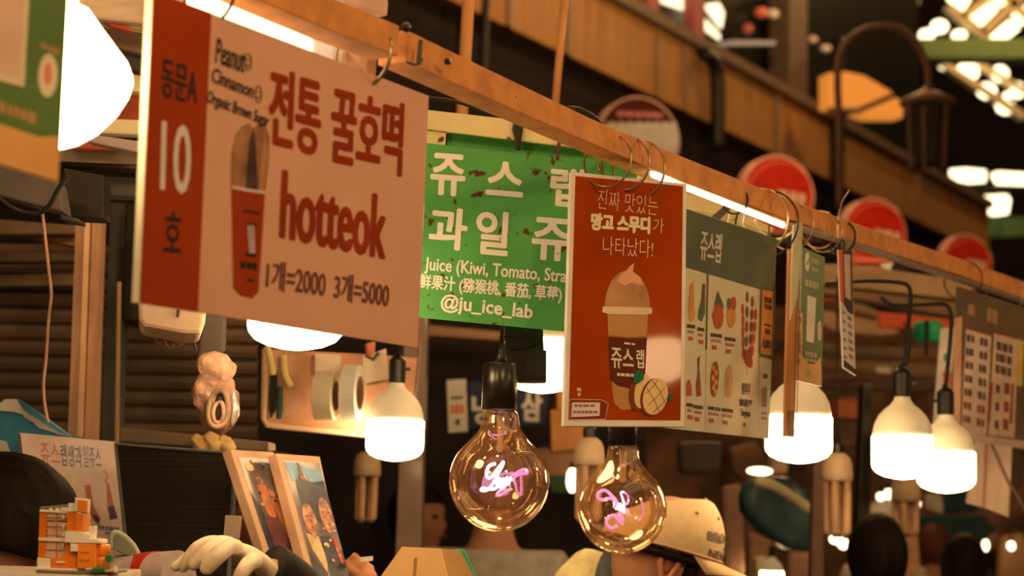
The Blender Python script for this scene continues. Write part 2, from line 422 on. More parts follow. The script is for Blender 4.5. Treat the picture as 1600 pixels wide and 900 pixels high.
# awning far down the hall, its lamplight put in as emission
t = thing('awning', 'glowing orange lit awning behind the gooseneck lamp', 'awning', P(1345, 190, 17))
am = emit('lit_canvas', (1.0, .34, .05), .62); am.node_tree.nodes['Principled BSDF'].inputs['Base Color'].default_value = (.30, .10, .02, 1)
pl = front(17, 450, 20, 0)
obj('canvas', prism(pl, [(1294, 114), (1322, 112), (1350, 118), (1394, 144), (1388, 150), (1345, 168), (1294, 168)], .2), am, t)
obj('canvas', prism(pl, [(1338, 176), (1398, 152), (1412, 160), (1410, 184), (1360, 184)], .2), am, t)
obj('frame', tube([P(1294, 172, 16.9), P(1340, 173, 16.9), P(1396, 149, 16.9)], .03, 6), rustm, t)

# glazed roof and bright openings at the far end of the hall
sky = emit('sky_pane', (1.0, .84, .50), 3.0)
def pane_set(name, label, cat, pl, beams, panes, bm):
    t = thing(name, label, cat, pl.hit(*panes[0][0]))
    for b in beams: obj('beam', prism(pl, b, .25), bm, t)
    for p in panes: obj('pane', prism(pl, p, .05, -.12), sky, t)
    return t
rp = front(30, 450, 0, 0)
rb = mat('roof_timber', sc(190, 115, 60, .4), .6)
pane_set('skylight', 'sloping glazed roof with bright panes above the green girder', 'skylight', rp,
  [[(1478, 10), (1490, 6), (1550, 55), (1536, 60)], [(1530, 46), (1610, -26), (1618, -18), (1542, 56)], [(1500, 20), (1560, -20), (1566, -12), (1508, 30)], [(1560, -12), (1574, -14), (1610, 22), (1606, 34)]],
  [[(1482, -6), (1514, -20), (1520, -4), (1506, 16)], [(1516, 26), (1552, 0), (1562, 12), (1532, 42)], [(1552, -14), (1580, -24), (1586, -8), (1566, 8)],
   [(1584, 22), (1606, 4), (1612, 30), (1598, 36)], [(1550, 54), (1580, 28), (1597, 42), (1572, 62), (1552, 60)],
   ell(1471, 38, 14, 11, 8), ell(1451, 51, 13, 9, 8), ell(1502, 52, 12, 9, 8)], rb)
pane_set('roof_window', 'cluster of bright roof panes below the green girder', 'window', front(31),
  [[(1466, 98), (1474, 92), (1606, 178), (1600, 186)], [(1520, 94), (1528, 92), (1608, 140), (1606, 148)]],
  [ell(1515, 109, 18, 16, 8, 20), ell(1566, 112, 14, 13, 8, 20), ell(1545, 139, 16, 13, 8, 10), ell(1574, 164, 15, 12, 8, 10), ell(1594, 138, 11, 13, 8), ell(1478, 100, 8, 6, 8), ell(1577, 146, 6, 5, 8)], rb)
pane_set('clerestory_window', 'bright horizontal window slots low at the far end of the hall', 'window', front(33),
  [[(1484, 286), (1610, 290), (1610, 297), (1484, 293)]],
  [[(1487, 263), (1512, 261), (1543, 264), (1543, 282), (1518, 284), (1488, 278)], [(1551, 270), (1562, 266), (1610, 269), (1610, 291), (1560, 286)], [(1488, 296), (1500, 295), (1521, 306), (1516, 314), (1490, 304)],
   [(1540, 304), (1576, 302), (1582, 310), (1578, 332), (1558, 335), (1534, 330)]], M(20, 12, 6, k=.4))
gm = mat('green_girder_paint', sc(46, 50, 14, .3), .6)
tag(obj('roof_girder', prism(front(27), [(1440, 60), (1620, 60), (1620, 90), (1440, 90)], .4), gm), 'wide green girder under the sloping glazed roof', 'girder')
tag(obj('roof_girder', prism(front(34), [(1524, 340), (1620, 338), (1620, 368), (1524, 372)], .4), gm), 'green girder below the low bright window slots', 'girder')
for i, (cx, cy, r, c, lb) in enumerate([(1398, 18, 12, (120, 70, 35), 'dull skylight pane among dark roof trusses'), (1424, 2, 14, (150, 95, 55), 'faint brown pane at the top of the dark roof')]):
    obj(f'window_{10+i}', prism(front(32), ell(cx, cy, r, r * .7, 10), .05), M(*c, k=.2), kind='structure')

# ------------------------------------------------------------------ the timber rails of the stall
RDIST = (P(780, 752, 2.20) - CAM).dot(-RN)
def rd(x): return RDIST / (RD.y * 0 + 1) and (railplane(RDIST).hit(x, 450) - CAM).dot(R3 @ Vector((0, 0, -1)))
def rail(name, label, st, m, back=.042, D=RDIST):
    V, Fc = [], []
    pl = railplane(D)
    for x, yt, yb in st:
        a, b = pl.hit(x, yt), pl.hit(x, yb)
        V += [a, b, b - RN * back, a - RN * back]
    for i in range(len(st) - 1):
        for j in range(4): Fc.append((4 * i + j, 4 * i + (j + 1) % 4, 4 * i + 4 + (j + 1) % 4, 4 * i + 4 + j))
    Fc += [(0, 1, 2, 3), tuple(range(4 * len(st) - 4, 4 * len(st)))]
    return tag(obj(name, (V, Fc), m, bevel=.0015), label, 'rail')
rail('timber_rail', 'long timber rail running down the row with rings and signs hung on it',
     [(634, 46, 96), (800, 126, 170), (932, 189, 227), (1072, 247, 287), (1200, 298, 331), (1275, 327, 357), (1400, 371, 398), (1500, 404, 430), (1600, 440, 466), (1760, 500, 522), (2050, 612, 628)], wood)
rail('timber_rail', 'near timber rail above the hotteok sign, ending at the joint',
     [(230, -134, -76), (400, -58, -2), (530, 1, 53), (624, 40, 88)], wood, D=RDIST - .02)
def ringat(cx, cy, r, m, label, off=0, w=.0036):
    pl = railplane(RDIST); c = pl.hit(cx, cy) - RN * (.02 + off); d = (c - CAM).dot(R3 @ Vector((0, 0, -1))); k = r * px(d)
    pts = [c + (RN * math.cos(a) + Z * math.sin(a)) * k for a in [2 * math.pi * i / 40 for i in range(40)]]
    return tag(obj('binder_ring', tube(pts, w / 2, 8, True), m, smooth=True), label, 'ring', 'binder rings on the timber rail')
# ------------------------------------------------------------------ hotteok sign
TL, TR, BR, BL = (240, -14), (670, 150), (653, 543), (218, 473)
hp = quadplane(TL, TR, BR, BL, 1.705)
paper = mat('peach_board', sc(194, 122, 74, .62), .55, vary=.04)
hs = board('hotteok_sign', 'large peach board reading hotteok with a red-orange strip down one side', 'sign', hp, [TL, TR, BR, BL], .009, paper)
i = Ink(hp)
ex = (hp.hit(*TL) - hp.hit(*BL))
obj('edge', prism_pts([hp.hit(*TL) - hp.ex * .0006, hp.hit(*BL) - hp.ex * .0006, hp.hit(*BL) - hp.ex * .0006 - hp.n * .0095, hp.hit(*TL) - hp.ex * .0006 - hp.n * .0095], -hp.ex * .0006), mat('white_foam_edge', (.85, .78, .66), .6), hs)
i.poly('band', [TL, (330, 20), (309, 487), BL], 1)
i.text('dk', '동문A', (252, 90), (309, 109), (250, 150), .9, 2)
i.text('wh', '10', (252, 187), (299, 198), (249, 297), 1.0, 2)
i.text('dk', '호', (256, 328), (284, 332), (254, 393), .9, 2)
i.text('pen', 'Peanut', (336, 58), (383, 76), (335, 98), .55, 2, .25)
i.text('pen', 'Cinnamon', (331, 104), (396, 131), (330, 128), .55, 2, .25)
i.text('pen', 'Organic Brown Sugar', (324, 140), (421, 180), (322, 166), .45, 2, .25)
for cx, cy in ((387, 97), (403, 147)):
    i.stroke('pen', ell(cx, cy, 5, 13, 20), 1.6, 2, True)
    i.stroke('pen', ell(cx, cy + 2, 2.6, 5, 8, 0, 10, 170), 1.2, 2); i.poly('pen', ell(cx - 2, cy - 4, .9, 1.8, 8), 2); i.poly('pen', ell(cx + 2, cy - 3, .9, 1.8, 8), 2)
i.text('red', '전통', (422, 101), (504, 127), (417, 226), 2.6, 2)
i.text('red', '꿀호떡', (519, 132), (632, 162), (514, 254), 2.3, 2)
i.text('red', 'hotteok', (440, 264), (606, 307), (435, 373), 2.5, 2)
i.text('br', '1개=2000', (417, 404), (510, 421), (414, 452), .8, 2)
i.text('br', '3개=5000', (523, 424), (609, 440), (520, 469), .8, 2)
i.poly('food', [(360, 292), (361, 240), (366, 213), (376, 198), (388, 192), (396, 200), (404, 192), (415, 197), (421, 215), (420, 250), (414, 301)], 1)
i.poly('core', [(383, 294), (386, 250), (390, 216), (396, 200), (399, 225), (402, 297)], 2)
i.poly('core2', [(404, 296), (408, 240), (414, 205), (417, 240), (412, 298)], 2)
i.poly('band', [(361, 293), (413, 302), (403, 456), (393, 466), (374, 461), (364, 450)], 3)
i.stroke('rim', [(361, 292), (385, 297), (413, 301)], 4.5, 4)
i.dashes('dk', 378, 327, 406, 332, 4, 5, 4)
for k in range(3): i.stroke('rim', [(386 + 4 * k, 352), (389 + 3.2 * k, 396)], 2.4, 5)
i.poly('dk', [(384, 348), (400, 350), (398, 356), (383, 354)], 4); i.poly('dk', [(383, 394), (399, 396), (398, 402), (382, 400)], 4)
i.dashes('dk', 374, 408, 401, 411, 11, 3, 4); i.dashes('dk', 385, 435, 396, 436, 5, 2, 4)
i.build(hs, {'band': (mat('orange_red_print', sc(140, 42, 8, .62), .6, vary=.06, spec=.1), 'printed_strip'), 'dk': (mat('charcoal_print', (.03, .035, .035), .6), 'dark_lettering'),
  'wh': (mat('cream_print', sc(225, 170, 120, .75), .6), 'number'), 'pen': (mat('marker_ink', (.02, .02, .015), .6), 'handwriting'),
  'red': (mat('brick_red_print', sc(132, 38, 8, .62), .6, spec=.1), 'red_lettering'), 'br': (mat('brown_print', sc(100, 50, 28, .62), .6), 'price_lettering'),
  'food': (mat('pancake_print', sc(140, 82, 42, .62), .6, scale=40, vary=.3), 'printed_food'), 'core': (mat('filling_print', sc(72, 45, 30, .62), .6, scale=40, vary=.3), 'printed_filling'),
  'core2': (mat('crust_print', sc(165, 95, 48, .62), .6), 'printed_crust'), 'rim': (mat('cup_rim_print', sc(200, 150, 115, .7), .6), 'printed_rim')})

# ------------------------------------------------------------------ green juice sign and the beam it is wired to
TL, TR, BR, BL = (560, 212), (996, 259), (985, 528), (550, 486)
gp = quadplane(TL, TR, BR, BL, 2.63)
gmat = mat('green_enamel', sc(72, 112, 40, .66), .5, vary=.10, scale=14, dark=((.10, .04, .015), 55, .615), spec=.2)
gs = board('juice_sign', 'green metal sign with cream lettering and rust specks, wired under the pale beam', 'sign', gp, [TL, TR, BR, BL], .006, gmat)
i = Ink(gp)
for ch, a, b, c in [('쥬', (674, 238), (729, 242), (671, 304)), ('스', (761, 250), (820, 255), (758, 304)), ('랩', (861, 260), (915, 265), (858, 321)),
                    ('생', (603, 312), (664, 318), (599, 381)), ('과', (673, 321), (733, 327), (668, 387)), ('일', (745, 327), (797, 332), (741, 396)), ('쥬', (833, 338), (894, 343), (829, 405)), ('스', (916, 346), (972, 351), (912, 405))]:
    i.text('c', ch, a, b, c, 1.9, 2)
i.text('c', 'Juice (Kiwi, Tomato, Stra', (664, 401), (886, 421), (662, 428), .5, 2)
i.text('c', 'wberry)', (888, 421), (950, 427), (886, 446), .5, 2)
i.text('c', '鲜果汁 (猕猴桃, 番茄, 草莓)', (656, 427), (879, 448), (654, 454), .6, 2)
i.text('c', '@ju_ice_lab', (690, 458), (834, 475), (687, 488), .8, 2)
cm = mat('cream_enamel', sc(238, 205, 150, .72), .5, vary=.04, dark=((.40, .13, .05), 60, .68))
i.build(gs, {'c': (cm, 'lettering')})
bp_ = Plane(gp.o - gp.n * .010, gp.n, gp.ex)
cb = obj('cross_beam', prism(bp_, [(540, 157), (936, 202), (936, 235), (540, 187)], .04), wood_pale, bevel=.002)
tag(cb, 'pale timber cross beam just above the green juice sign', 'beam')
bp2 = Plane(bp_.o - gp.n * .005, gp.n, gp.ex)
tag(obj('batten', prism(bp2, [(560, 191), (697, 207), (696, 229), (560, 215)], .02), wood_pale), 'short pale batten between the cross beam and the green sign', 'batten')
t = tag(obj('backing_board', prism(Plane(bp_.o - gp.n * .03, gp.n, gp.ex), [(700, 205), (990, 240), (986, 270), (698, 235)], .008), gmat), 'dark green backing board showing above the juice sign', 'board')
def wires(name, label, segs, m, r=.0016, parent=None):
    return tag(obj(name, join(*[tube(spline([bp_.hit(*p) + gp.n * .012 for p in s], 4), r, 6) for s in segs]), m, smooth=True), label, 'tie')
rustw = mat('rusty_wire', (.16, .075, .03), .6, metal=.3)
wires('wire_tie', 'rusty wire loop tying the green sign beside its third letter', [[(878, 208), (872, 225), (869, 250)]], rustw, .003)
wires('wire_tie', 'thin twisted wire tie at the right end of the cross beam', [[(934, 236), (931, 252), (936, 268)], [(934, 240), (930, 256)]], chrome)
# black tape clamp over the beam
tc_ = bp_.hit(809, 205) + gp.n * .004
bmt = [(803, 187), (815, 185), (817, 198), (814, 217), (812, 236), (805, 236), (803, 214), (800, 202)]
tag(obj('black_tie', prism(bp_, bmt, .012, .010), black, bevel=.002), 'black cable tie bunched around the middle of the cross beam', 'tie')
# ------------------------------------------------------------------ mango smoothie poster
TL, TR, BR, BL = (893, 268), (1073, 287), (1069, 667), (881, 666)
mp = quadplane(TL, TR, BR, BL, 2.525)
q_ = mp.hit(1030, 566); v_ = (q_ - CAM).normalized(); r_ = v_ - mp.n * (2 * v_.dot(mp.n))
ms = board('smoothie_poster', 'orange-brown mango smoothie poster in a pale frame hung by three rings', 'poster', mp, [TL, TR, BR, BL], .007, mat('pale_frame', sc(228, 172, 112, .55), .5), bevel=.001)
i = Ink(mp)
i.poly('bg', [(899, 275), (1067, 291), (1063, 657), (888, 656)], 1)
i.text('t', '진짜 맛있는', (934, 296), (1028, 308), (932, 326), 0, 3, thin=.012)
i.text('tb', '망고 스무디', (923, 332), (1016, 339), (922, 360), 1.5, 3)
i.text('t', '가', (1020, 341), (1037, 342), (1019, 364), 0, 3, thin=.012)
i.text('t', '나타났다!', (942, 369), (1020, 375), (941, 398), 0, 3, thin=.012)
i.poly('cup', [(949, 489), (1012, 490), (1010, 530), (1004, 606), (985, 640), (970, 640), (959, 630), (956, 606), (950, 530)], 2)
i.poly('dome', [(944, 481)] + ell(979.5, 481, 35.5, 58, 20, 0, 180, 360) + [(1015, 481)], 3)
i.poly('whip', [(962, 440), (968, 430), (976, 425), (983, 417), (990, 411), (988, 425), (1000, 434), (1004, 446), (985, 442), (975, 447)], 4)
i.poly('rim', [(941, 479), (1018, 481), (1018, 490), (1010, 492), (950, 491), (940, 488)], 4)
i.stroke('line', [(948, 524), (980, 528), (1010, 526)], 1.2, 4)
i.poly('sleeve', [(950, 526), (980, 529), (1010, 528), (1007, 592), (1000, 605), (985, 607), (965, 603), (953, 594)], 4)
i.text('st', '쥬스', (953, 543), (988, 546), (954, 575), .6, 6); i.text('st', '랩', (993, 546), (1005, 547), (993, 575), .4, 6)
i.dashes('st', 963, 583, 991, 585, 4.5, 4, 6); i.dashes('st', 974, 535, 992, 537, 3, 2, 6)
i.poly('rind', ell(997, 613, 15, 30, 24, 8), 6); i.poly('flesh', ell(1003, 612, 13, 27, 24, 10), 7)
i.poly('rind', ell(1019, 621, 20, 30, 26, 14), 8); i.poly('flesh', ell(1022, 620, 19, 29, 26, 14), 9)
for a, b in (((1008, 606), (1028, 645)), ((1018, 596), (1038, 632)), ((1036, 606), (1010, 634)), ((1040, 622), (1018, 645)), ((1026, 594), (1006, 616))):
    i.stroke('line', [a, ((a[0] + b[0]) / 2 + 2, (a[1] + b[1]) / 2), b], 1.1, 10)
i.poly('leaf', [(987, 590), (990, 581), (997, 578), (1004, 584), (1003, 594), (994, 600), (988, 598)], 11); i.poly('leaf', ell(1045, 621, 3, 6, 10), 10)
i.poly('lab', [(890, 624), (939, 625), (950, 631), (945, 654), (890, 656)], 2); i.poly('lab2', [(893, 629), (937, 629), (936, 650), (892, 652)], 3)
i.stroke('t', [(890, 624), (939, 625), (950, 631), (945, 655), (890, 656)], 1.0, 3, True)
i.dashes('dk', 897, 632, 930, 632, 4, 4, 4); i.dashes('dk', 895, 642, 934, 642, 4, 6, 4)
i.dashes('t', 901, 606, 908, 607, 5, 2, 3); i.dashes('t', 902, 614, 907, 614, 5, 2, 3)
i.build(ms, {'bg': (mat('burnt_orange_print', sc(150, 46, 3, .72), .5, vary=.18, scale=5, coat=.6, spec=.0), 'printed_ground'), 't': (mat('thin_cream_print', sc(222, 150, 90, .7), .5), 'thin_lettering'),
  'tb': (mat('bold_cream_print', sc(226, 168, 96, .7), .5), 'bold_lettering'), 'cup': (mat('smoothie_print', sc(176, 106, 44, .75), .4), 'printed_cup'), 'dome': (mat('dome_print', sc(160, 98, 48, .65), .4, vary=.2, scale=30), 'printed_dome'),
  'whip': (mat('whip_print', sc(205, 122, 66, .65), .4), 'printed_cream'), 'rim': (mat('lid_print', sc(196, 142, 84, .65), .4), 'printed_rim'), 'line': (mat('line_print', sc(130, 66, 22, .62), .5), 'printed_line'),
  'sleeve': (mat('sleeve_print', sc(84, 28, 10, .62), .4), 'printed_sleeve'), 'st': (mat('sleeve_letter_print', sc(222, 165, 100, .65), .4), 'sleeve_lettering'), 'rind': (mat('rind_print', sc(110, 40, 14, .62), .4), 'printed_rind'),
  'flesh': (mat('mango_print', sc(218, 142, 72, .65), .4), 'printed_mango'), 'leaf': (mat('leaf_print', sc(30, 74, 40, .62), .4), 'printed_leaf'), 'lab': (mat('label_border_print', sc(110, 30, 14, .62), .4), 'label_border'),
  'lab2': (mat('label_print', sc(210, 150, 105, .65), .5), 'printed_label'), 'dk': (mat('grey_print', sc(120, 84, 58, .62), .5), 'label_line')})
MC['burnt_orange_print'].node_tree.nodes['Principled BSDF'].inputs['Coat Roughness'].default_value = .07
ringat(968, 249, 42, chrome, 'steel ring through the left side of the mango smoothie poster')
ringat(996, 254, 42, chrome, 'middle one of the three rings over the mango smoothie poster', w=.004)
ringat(1016, 264, 46, chrome, 'steel ring through the right corner of the mango smoothie poster')

# ------------------------------------------------------------------ menu poster
TL, TR, BR, BL = (1040, 315), (1214, 373), (1201, 686), (1034, 668)
np_ = quadplane(TL, TR, BR, BL, 2.64)
ns = board('menu_poster', 'fruit menu poster with a grey-green header, partly behind the smoothie poster', 'poster', np_, [TL, TR, BR, BL], .003, mat('menu_ground', sc(208, 136, 84, .46), .45, vary=.04))
i = Ink(np_)
i.poly('head', [(1040, 316), (1214, 373), (1210, 456), (1187, 452), (1038, 408)], 1)
i.text('t', '쥬스랩', (1095, 358), (1128, 366), (1092, 405), .5, 3)
i.stroke('head', [(1105.5, 426), (1103, 546)], 2.6, 2); i.stroke('head', [(1189, 450), (1186, 552)], 3, 2)
i.stroke('thin', [(1103, 546), (1101, 668)], .7, 2); i.stroke('thin', [(1186, 556), (1184, 672)], .7, 2)
i.poly('or', [(1191, 452), (1209, 457), (1206, 556), (1188, 552)], 2)
i.stroke('head', [(1186, 554), (1207, 559)], 6, 2); i.stroke('head', [(1210, 452), (1206, 562)], 4, 2)
i.dashes('dk', 1194, 463, 1206, 466, 9, 3, 3); i.dashes('dk', 1194, 474, 1206, 477, 8, 3, 3); i.dashes('dk', 1193, 505, 1205, 508, 3, 5, 3); i.dashes('dk', 1195, 513, 1203, 515, 8, 3, 3)
i.text('dk', '4,000', (1191, 529), (1204, 532), (1190, 545), .3, 3)
# fruits and skewers
i.poly('rd', [(1112, 492), (1116, 480), (1120, 468), (1127, 478), (1130, 492), (1128, 508), (1122, 514), (1115, 507)], 3)
i.poly('gr', [(1115, 478), (1119, 462), (1121, 454), (1124, 463), (1128, 472), (1130, 484), (1122, 474)], 4)
i.poly('rd', ell(1121, 503, 6, 11, 14), 4)
i.poly('or', ell(1142, 492, 7, 20, 18), 3); i.poly('rd', ell(1145, 474, 4.5, 11, 14), 4); i.poly('gr', ell(1138, 474, 2.5, 9, 12), 4)
for x0, y0, x1, y1, k, w in ((1160, 483, 1161, 552, 'rd', 4), (1167, 464, 1165, 556, 'gr', 4), (1175, 471, 1171, 550, 'br', 4.2), (1180, 491, 1173, 566, 'rd', 5)):
    for q in range(5):
        u = q / 4; i.poly(k if q % 2 else ('br' if k == 'gr' else k), ell(x0 + (x1 - x0) * u, y0 + (y1 - y0) * u, w / 2 + .2, 9, 10), 3 + q % 2)
i.poly('br', [(1161, 545), (1174, 548), (1173, 570), (1169, 574), (1163, 566)], 6); i.stroke('thin', [(1167, 572), (1166, 586)], 1, 3)
i.poly('or', [(1078, 445), (1083, 438), (1084, 480), (1086, 492), (1082, 502), (1076, 500), (1075, 486)], 3)
i.poly('gr', [(1097, 444), (1101, 446), (1101, 470), (1101, 488), (1096, 502), (1090, 498), (1091, 484), (1095, 470)], 3); i.poly('br', [(1098, 442), (1101, 444), (1100, 474), (1097, 474)], 4)
i.poly('br', ell(1116, 592, 6.5, 28, 22, 3), 3)
for q, (a, b) in enumerate(((1114, 575), (1118, 582), (1113, 590), (1118, 597), (1114, 605), (1117, 612))): i.poly('or', ell(a, b, 2.6, 5, 10), 4)
i.poly('pe', ell(1138, 596, 5.5, 26, 20, 3), 3); i.stroke('rd', [(1137, 587), (1135, 600), (1137, 606)], 1.2, 4)
i.poly('rd', [(1074, 594), (1077, 592), (1080, 605), (1080, 618), (1072, 618), (1072, 602)], 3); i.poly('br', [(1089, 560), (1093, 555), (1092, 575), (1094, 598), (1095, 618), (1088, 620), (1087, 600), (1090, 580)], 3)
for x0, x1, y in ((1073, 1086, 506), (1089, 1100, 511), (1110, 1128, 520), (1132, 1149, 526), (1072, 1082, 629), (1083, 1098, 632), (1105, 1125, 634), (1127, 1146, 637)):
    i.dashes('dk', x0, y, x1, y + (x1 - x0) * .14, 5.5, 4, 3); i.dashes('thin', x0 + 1, y + 9, x1 - 2, y + 9 + (x1 - x0) * .12, 4.5, 4, 3)
    i.dashes('pr', x0 + 2, y + 19, x0 + 10, y + 20, 6.5, 2, 3)
i.text('dk', '탕후루', (1159, 597), (1172, 599), (1158, 616), .35, 3); i.text('dk', '糖葫芦', (1155, 622), (1175, 625), (1154, 634), .3, 3); i.text('dk', 'Tanghulu', (1157, 638), (1172, 641), (1156, 652), .2, 3)
i.dashes('pr', 1160, 660, 1166, 661, 6, 1, 3); i.dashes('dk', 1192, 584, 1199, 585, 7, 2, 3)
i.poly('thin', [(1191, 604), (1198, 605), (1197, 636), (1190, 635)], 3); i.dashes('thin', 1189, 643, 1198, 644, 4, 3, 3); i.dashes('thin', 1189, 651, 1198, 652, 4, 3, 3)
i.build(ns, {'head': (mat('grey_green_print', sc(86, 74, 44, .55), .3, coat=.35), 'printed_header'), 't': (mat('header_letter_print', sc(222, 160, 110, .65), .5), 'header_lettering'), 'thin': (mat('faint_print', sc(160, 98, 62, .6), .5), 'faint_line'),
  'or': (mat('orange_print', sc(212, 112, 40, .62), .5), 'orange_print'), 'dk': (mat('dark_brown_print', sc(78, 48, 30, .6), .5), 'menu_lettering'), 'rd': (mat('fruit_red_print', sc(168, 68, 30, .6), .5), 'red_fruit_print'),
  'gr': (mat('fruit_green_print', sc(88, 80, 46, .6), .5), 'green_fruit_print'), 'br': (mat('fruit_brown_print', sc(132, 60, 28, .6), .5), 'brown_fruit_print'), 'pe': (mat('peach_print', sc(214, 128, 66, .62), .5), 'peach_print'),
  'pr': (mat('price_print', sc(178, 70, 42, .6), .5), 'price_block')}, split=('rd', 'gr', 'or'))

# ------------------------------------------------------------------ cards hung edge-on further along the rail
# tall laminated strip
sp = turned(1240, 520, 2.98, 62)
t = board('laminated_strip', 'tall narrow laminated strip hanging edge-on with a yellow top, over a lit lamp', 'sign', sp, [(1233, 392), (1250, 390), (1241, 683), (1226, 682)], .004, M(196, 104, 46, .25, coat=.4))
obj('tape_loop', prism(sp, [(1237, 352), (1251, 347), (1249, 400), (1243, 462), (1232, 500), (1234, 420)], .003, .004), M(225, 175, 85, .3), t)
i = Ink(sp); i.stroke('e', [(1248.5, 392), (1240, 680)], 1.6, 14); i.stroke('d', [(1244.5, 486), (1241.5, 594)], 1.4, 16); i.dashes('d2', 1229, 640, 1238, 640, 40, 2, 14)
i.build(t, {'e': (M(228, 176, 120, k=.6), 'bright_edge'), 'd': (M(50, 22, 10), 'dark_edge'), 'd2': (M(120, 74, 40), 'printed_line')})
# green card with check mark (its code left out)
cp = turned(1266, 480, 3.08, 46)
t = board('green_card', 'green payment card with a round check mark, hanging behind the laminated strip', 'sign', cp, [(1250, 384), (1289, 402), (1284, 604), (1243, 594)], .003, M(84, 82, 38, .45))
i = Ink(cp)
i.poly('lo', [(1246, 489), (1254, 489), (1253, 556), (1262, 568), (1272, 569), (1282, 558), (1284, 604), (1243, 594)], 1)
i.poly('ic', ell(1261, 409, 4, 15, 20), 2); i.stroke('ck', [(1259, 410), (1261, 414), (1264, 403)], 1.2, 3)
i.dashes('tx', 1267, 402, 1279, 406, 9, 3, 2); i.dashes('tx', 1267, 416, 1278, 420, 7, 3, 2); i.dashes('tx', 1257, 436, 1279, 442, 11, 4, 2)
i.poly('ic', [(1261, 461), (1275, 466), (1271, 536), (1259, 533)], 2); i.poly('ic', ell(1280, 517, 3, 16, 18), 2); i.stroke('rd', ell(1280, 517, 1.4, 9, 16), .8, 3, True)
i.dashes('tx', 1257, 548, 1276, 552, 8, 4, 3); i.dashes('tx', 1257, 559, 1275, 562, 5, 3, 3); i.dashes('bk', 1247, 495, 1252, 496, 9, 1, 3); i.dashes('bk', 1246, 518, 1251, 519, 34, 1, 3); i.dashes('bk', 1245, 560, 1250, 561, 8, 1, 3); i.dashes('tx', 1260, 578, 1267, 579, 10, 2, 3)
i.build(t, {'lo': (M(200, 118, 56), 'printed_wave'), 'ic': (M(222, 152, 100), 'pale_print'), 'ck': (M(60, 40, 20), 'check_mark'), 'tx': (M(150, 116, 66), 'faint_lettering'), 'rd': (M(190, 80, 50), 'printed_ring'), 'bk': (M(110, 52, 28), 'dark_print')})
# narrow red and white card
cp = turned(1324, 480, 3.22, 58)
t = board('narrow_card', 'narrow red and white card twisted edge-on below a tangle of small rings', 'sign', cp, [(1310, 390), (1331, 392), (1337, 587), (1318, 574)], .003, M(214, 150, 112, .3))
i = Ink(cp); i.poly('rd', [(1310, 390), (1316, 391), (1318, 475), (1313, 470)], 1); i.poly('dk', [(1316, 391), (1331, 392), (1333, 492), (1325, 488), (1318, 475)], 1)
i.poly('tn', [(1318, 397), (1328, 398), (1329, 470), (1320, 464)], 2)
for k in range(6): i.dashes('ln', 1316 + k * .5, 485 + k * 14, 1321 + k * .5, 488 + k * 14, 4, 1, 2); i.dashes('ln', 1324 + k * .5, 492 + k * 12, 1331 + k * .5, 497 + k * 12, 6, 2, 2)
i.poly('dk', [(1318, 562), (1336, 577), (1337, 587), (1318, 574)], 3); i.stroke('tn', [(1318, 574), (1337, 587)], 1.5, 4)
i.build(t, {'rd': (M(205, 62, 26), 'red_stripe'), 'dk': (M(52, 34, 24), 'dark_print'), 'tn': (M(170, 116, 78), 'pale_print'), 'ln': (M(120, 84, 62), 'printed_line')})
# right hand price board
TL, TR, BR, BL = (1496, 447), (1640, 494), (1622, 704), (1487, 683)
pp = quadplane(TL, TR, BR, BL, 3.78)
t = board('price_board', 'brown price board with two pale lists, at the far end of the rail', 'sign', pp, [TL, TR, BR, BL], .004, M(96, 66, 36, .35))
i = Ink(pp)
i.poly('p', [(1509, 512), (1549, 524), (1541, 680), (1502, 676)], 1); i.poly('p', [(1553, 518), (1590, 528), (1585, 684), (1544, 680)], 1)
i.poly('st', [(1491, 496), (1503, 494), (1500, 680), (1488, 678)], 1); i.poly('p', [(1488, 674), (1610, 690), (1618, 704), (1487, 684)], 1)
i.poly('or', [(1590, 530), (1600, 532), (1597, 604), (1588, 602)], 1); i.stroke('mr', [(1549, 597), (1544, 660)], 5, 2); i.stroke('mr', [(1582, 600), (1579, 662)], 4, 2)
i.dashes('hd', 1512, 474, 1524, 478, 16, 1, 2); i.dashes('hd', 1542, 480, 1560, 486, 22, 2, 2)
i.stroke('mr', [(1508, 512), (1549, 524)], 2.5, 2); i.stroke('mr', [(1553, 519), (1592, 529)], 3.5, 2)
for k in range(7):
    y = 522 + k * 21; i.dashes('dk' if k < 5 else 'mr', 1510 - k * .9, y, 1523 - k * .9, y + 3, 11, 2, 2); i.dashes('dk' if k < 5 else 'mr', 1531 - k * .9, y + 5, 1544 - k * .9, y + 8, 12, 2, 2)
for k in range(3): i.dashes('dk', 1557 - k, 533 + k * 18, 1583 - k, 540 + k * 18, 13, 3, 2)
for k in range(3): i.dashes('dk', 1556 - k, 600 + k * 28, 1563 - k, 602 + k * 28, 13, 1, 2); i.dashes('mr', 1569 - k, 598 + k * 28, 1579 - k, 600 + k * 28, 17, 1, 2)
i.build(t, {'p': (M(206, 130, 84), 'pale_list'), 'st': (M(196, 118, 66), 'side_strip'), 'or': (M(222, 130, 40), 'orange_strip'), 'mr': (M(130, 56, 30), 'red_brown_print'), 'hd': (M(150, 92, 48), 'header_block'), 'dk': (M(84, 56, 38), 'list_line')})
tag(obj('green_banner', prism(front(4.9), [(1588, 560), (1640, 560), (1640, 668), (1588, 668)], .01), M(34, 110, 62)), 'sliver of a green banner beyond the price board', 'banner')

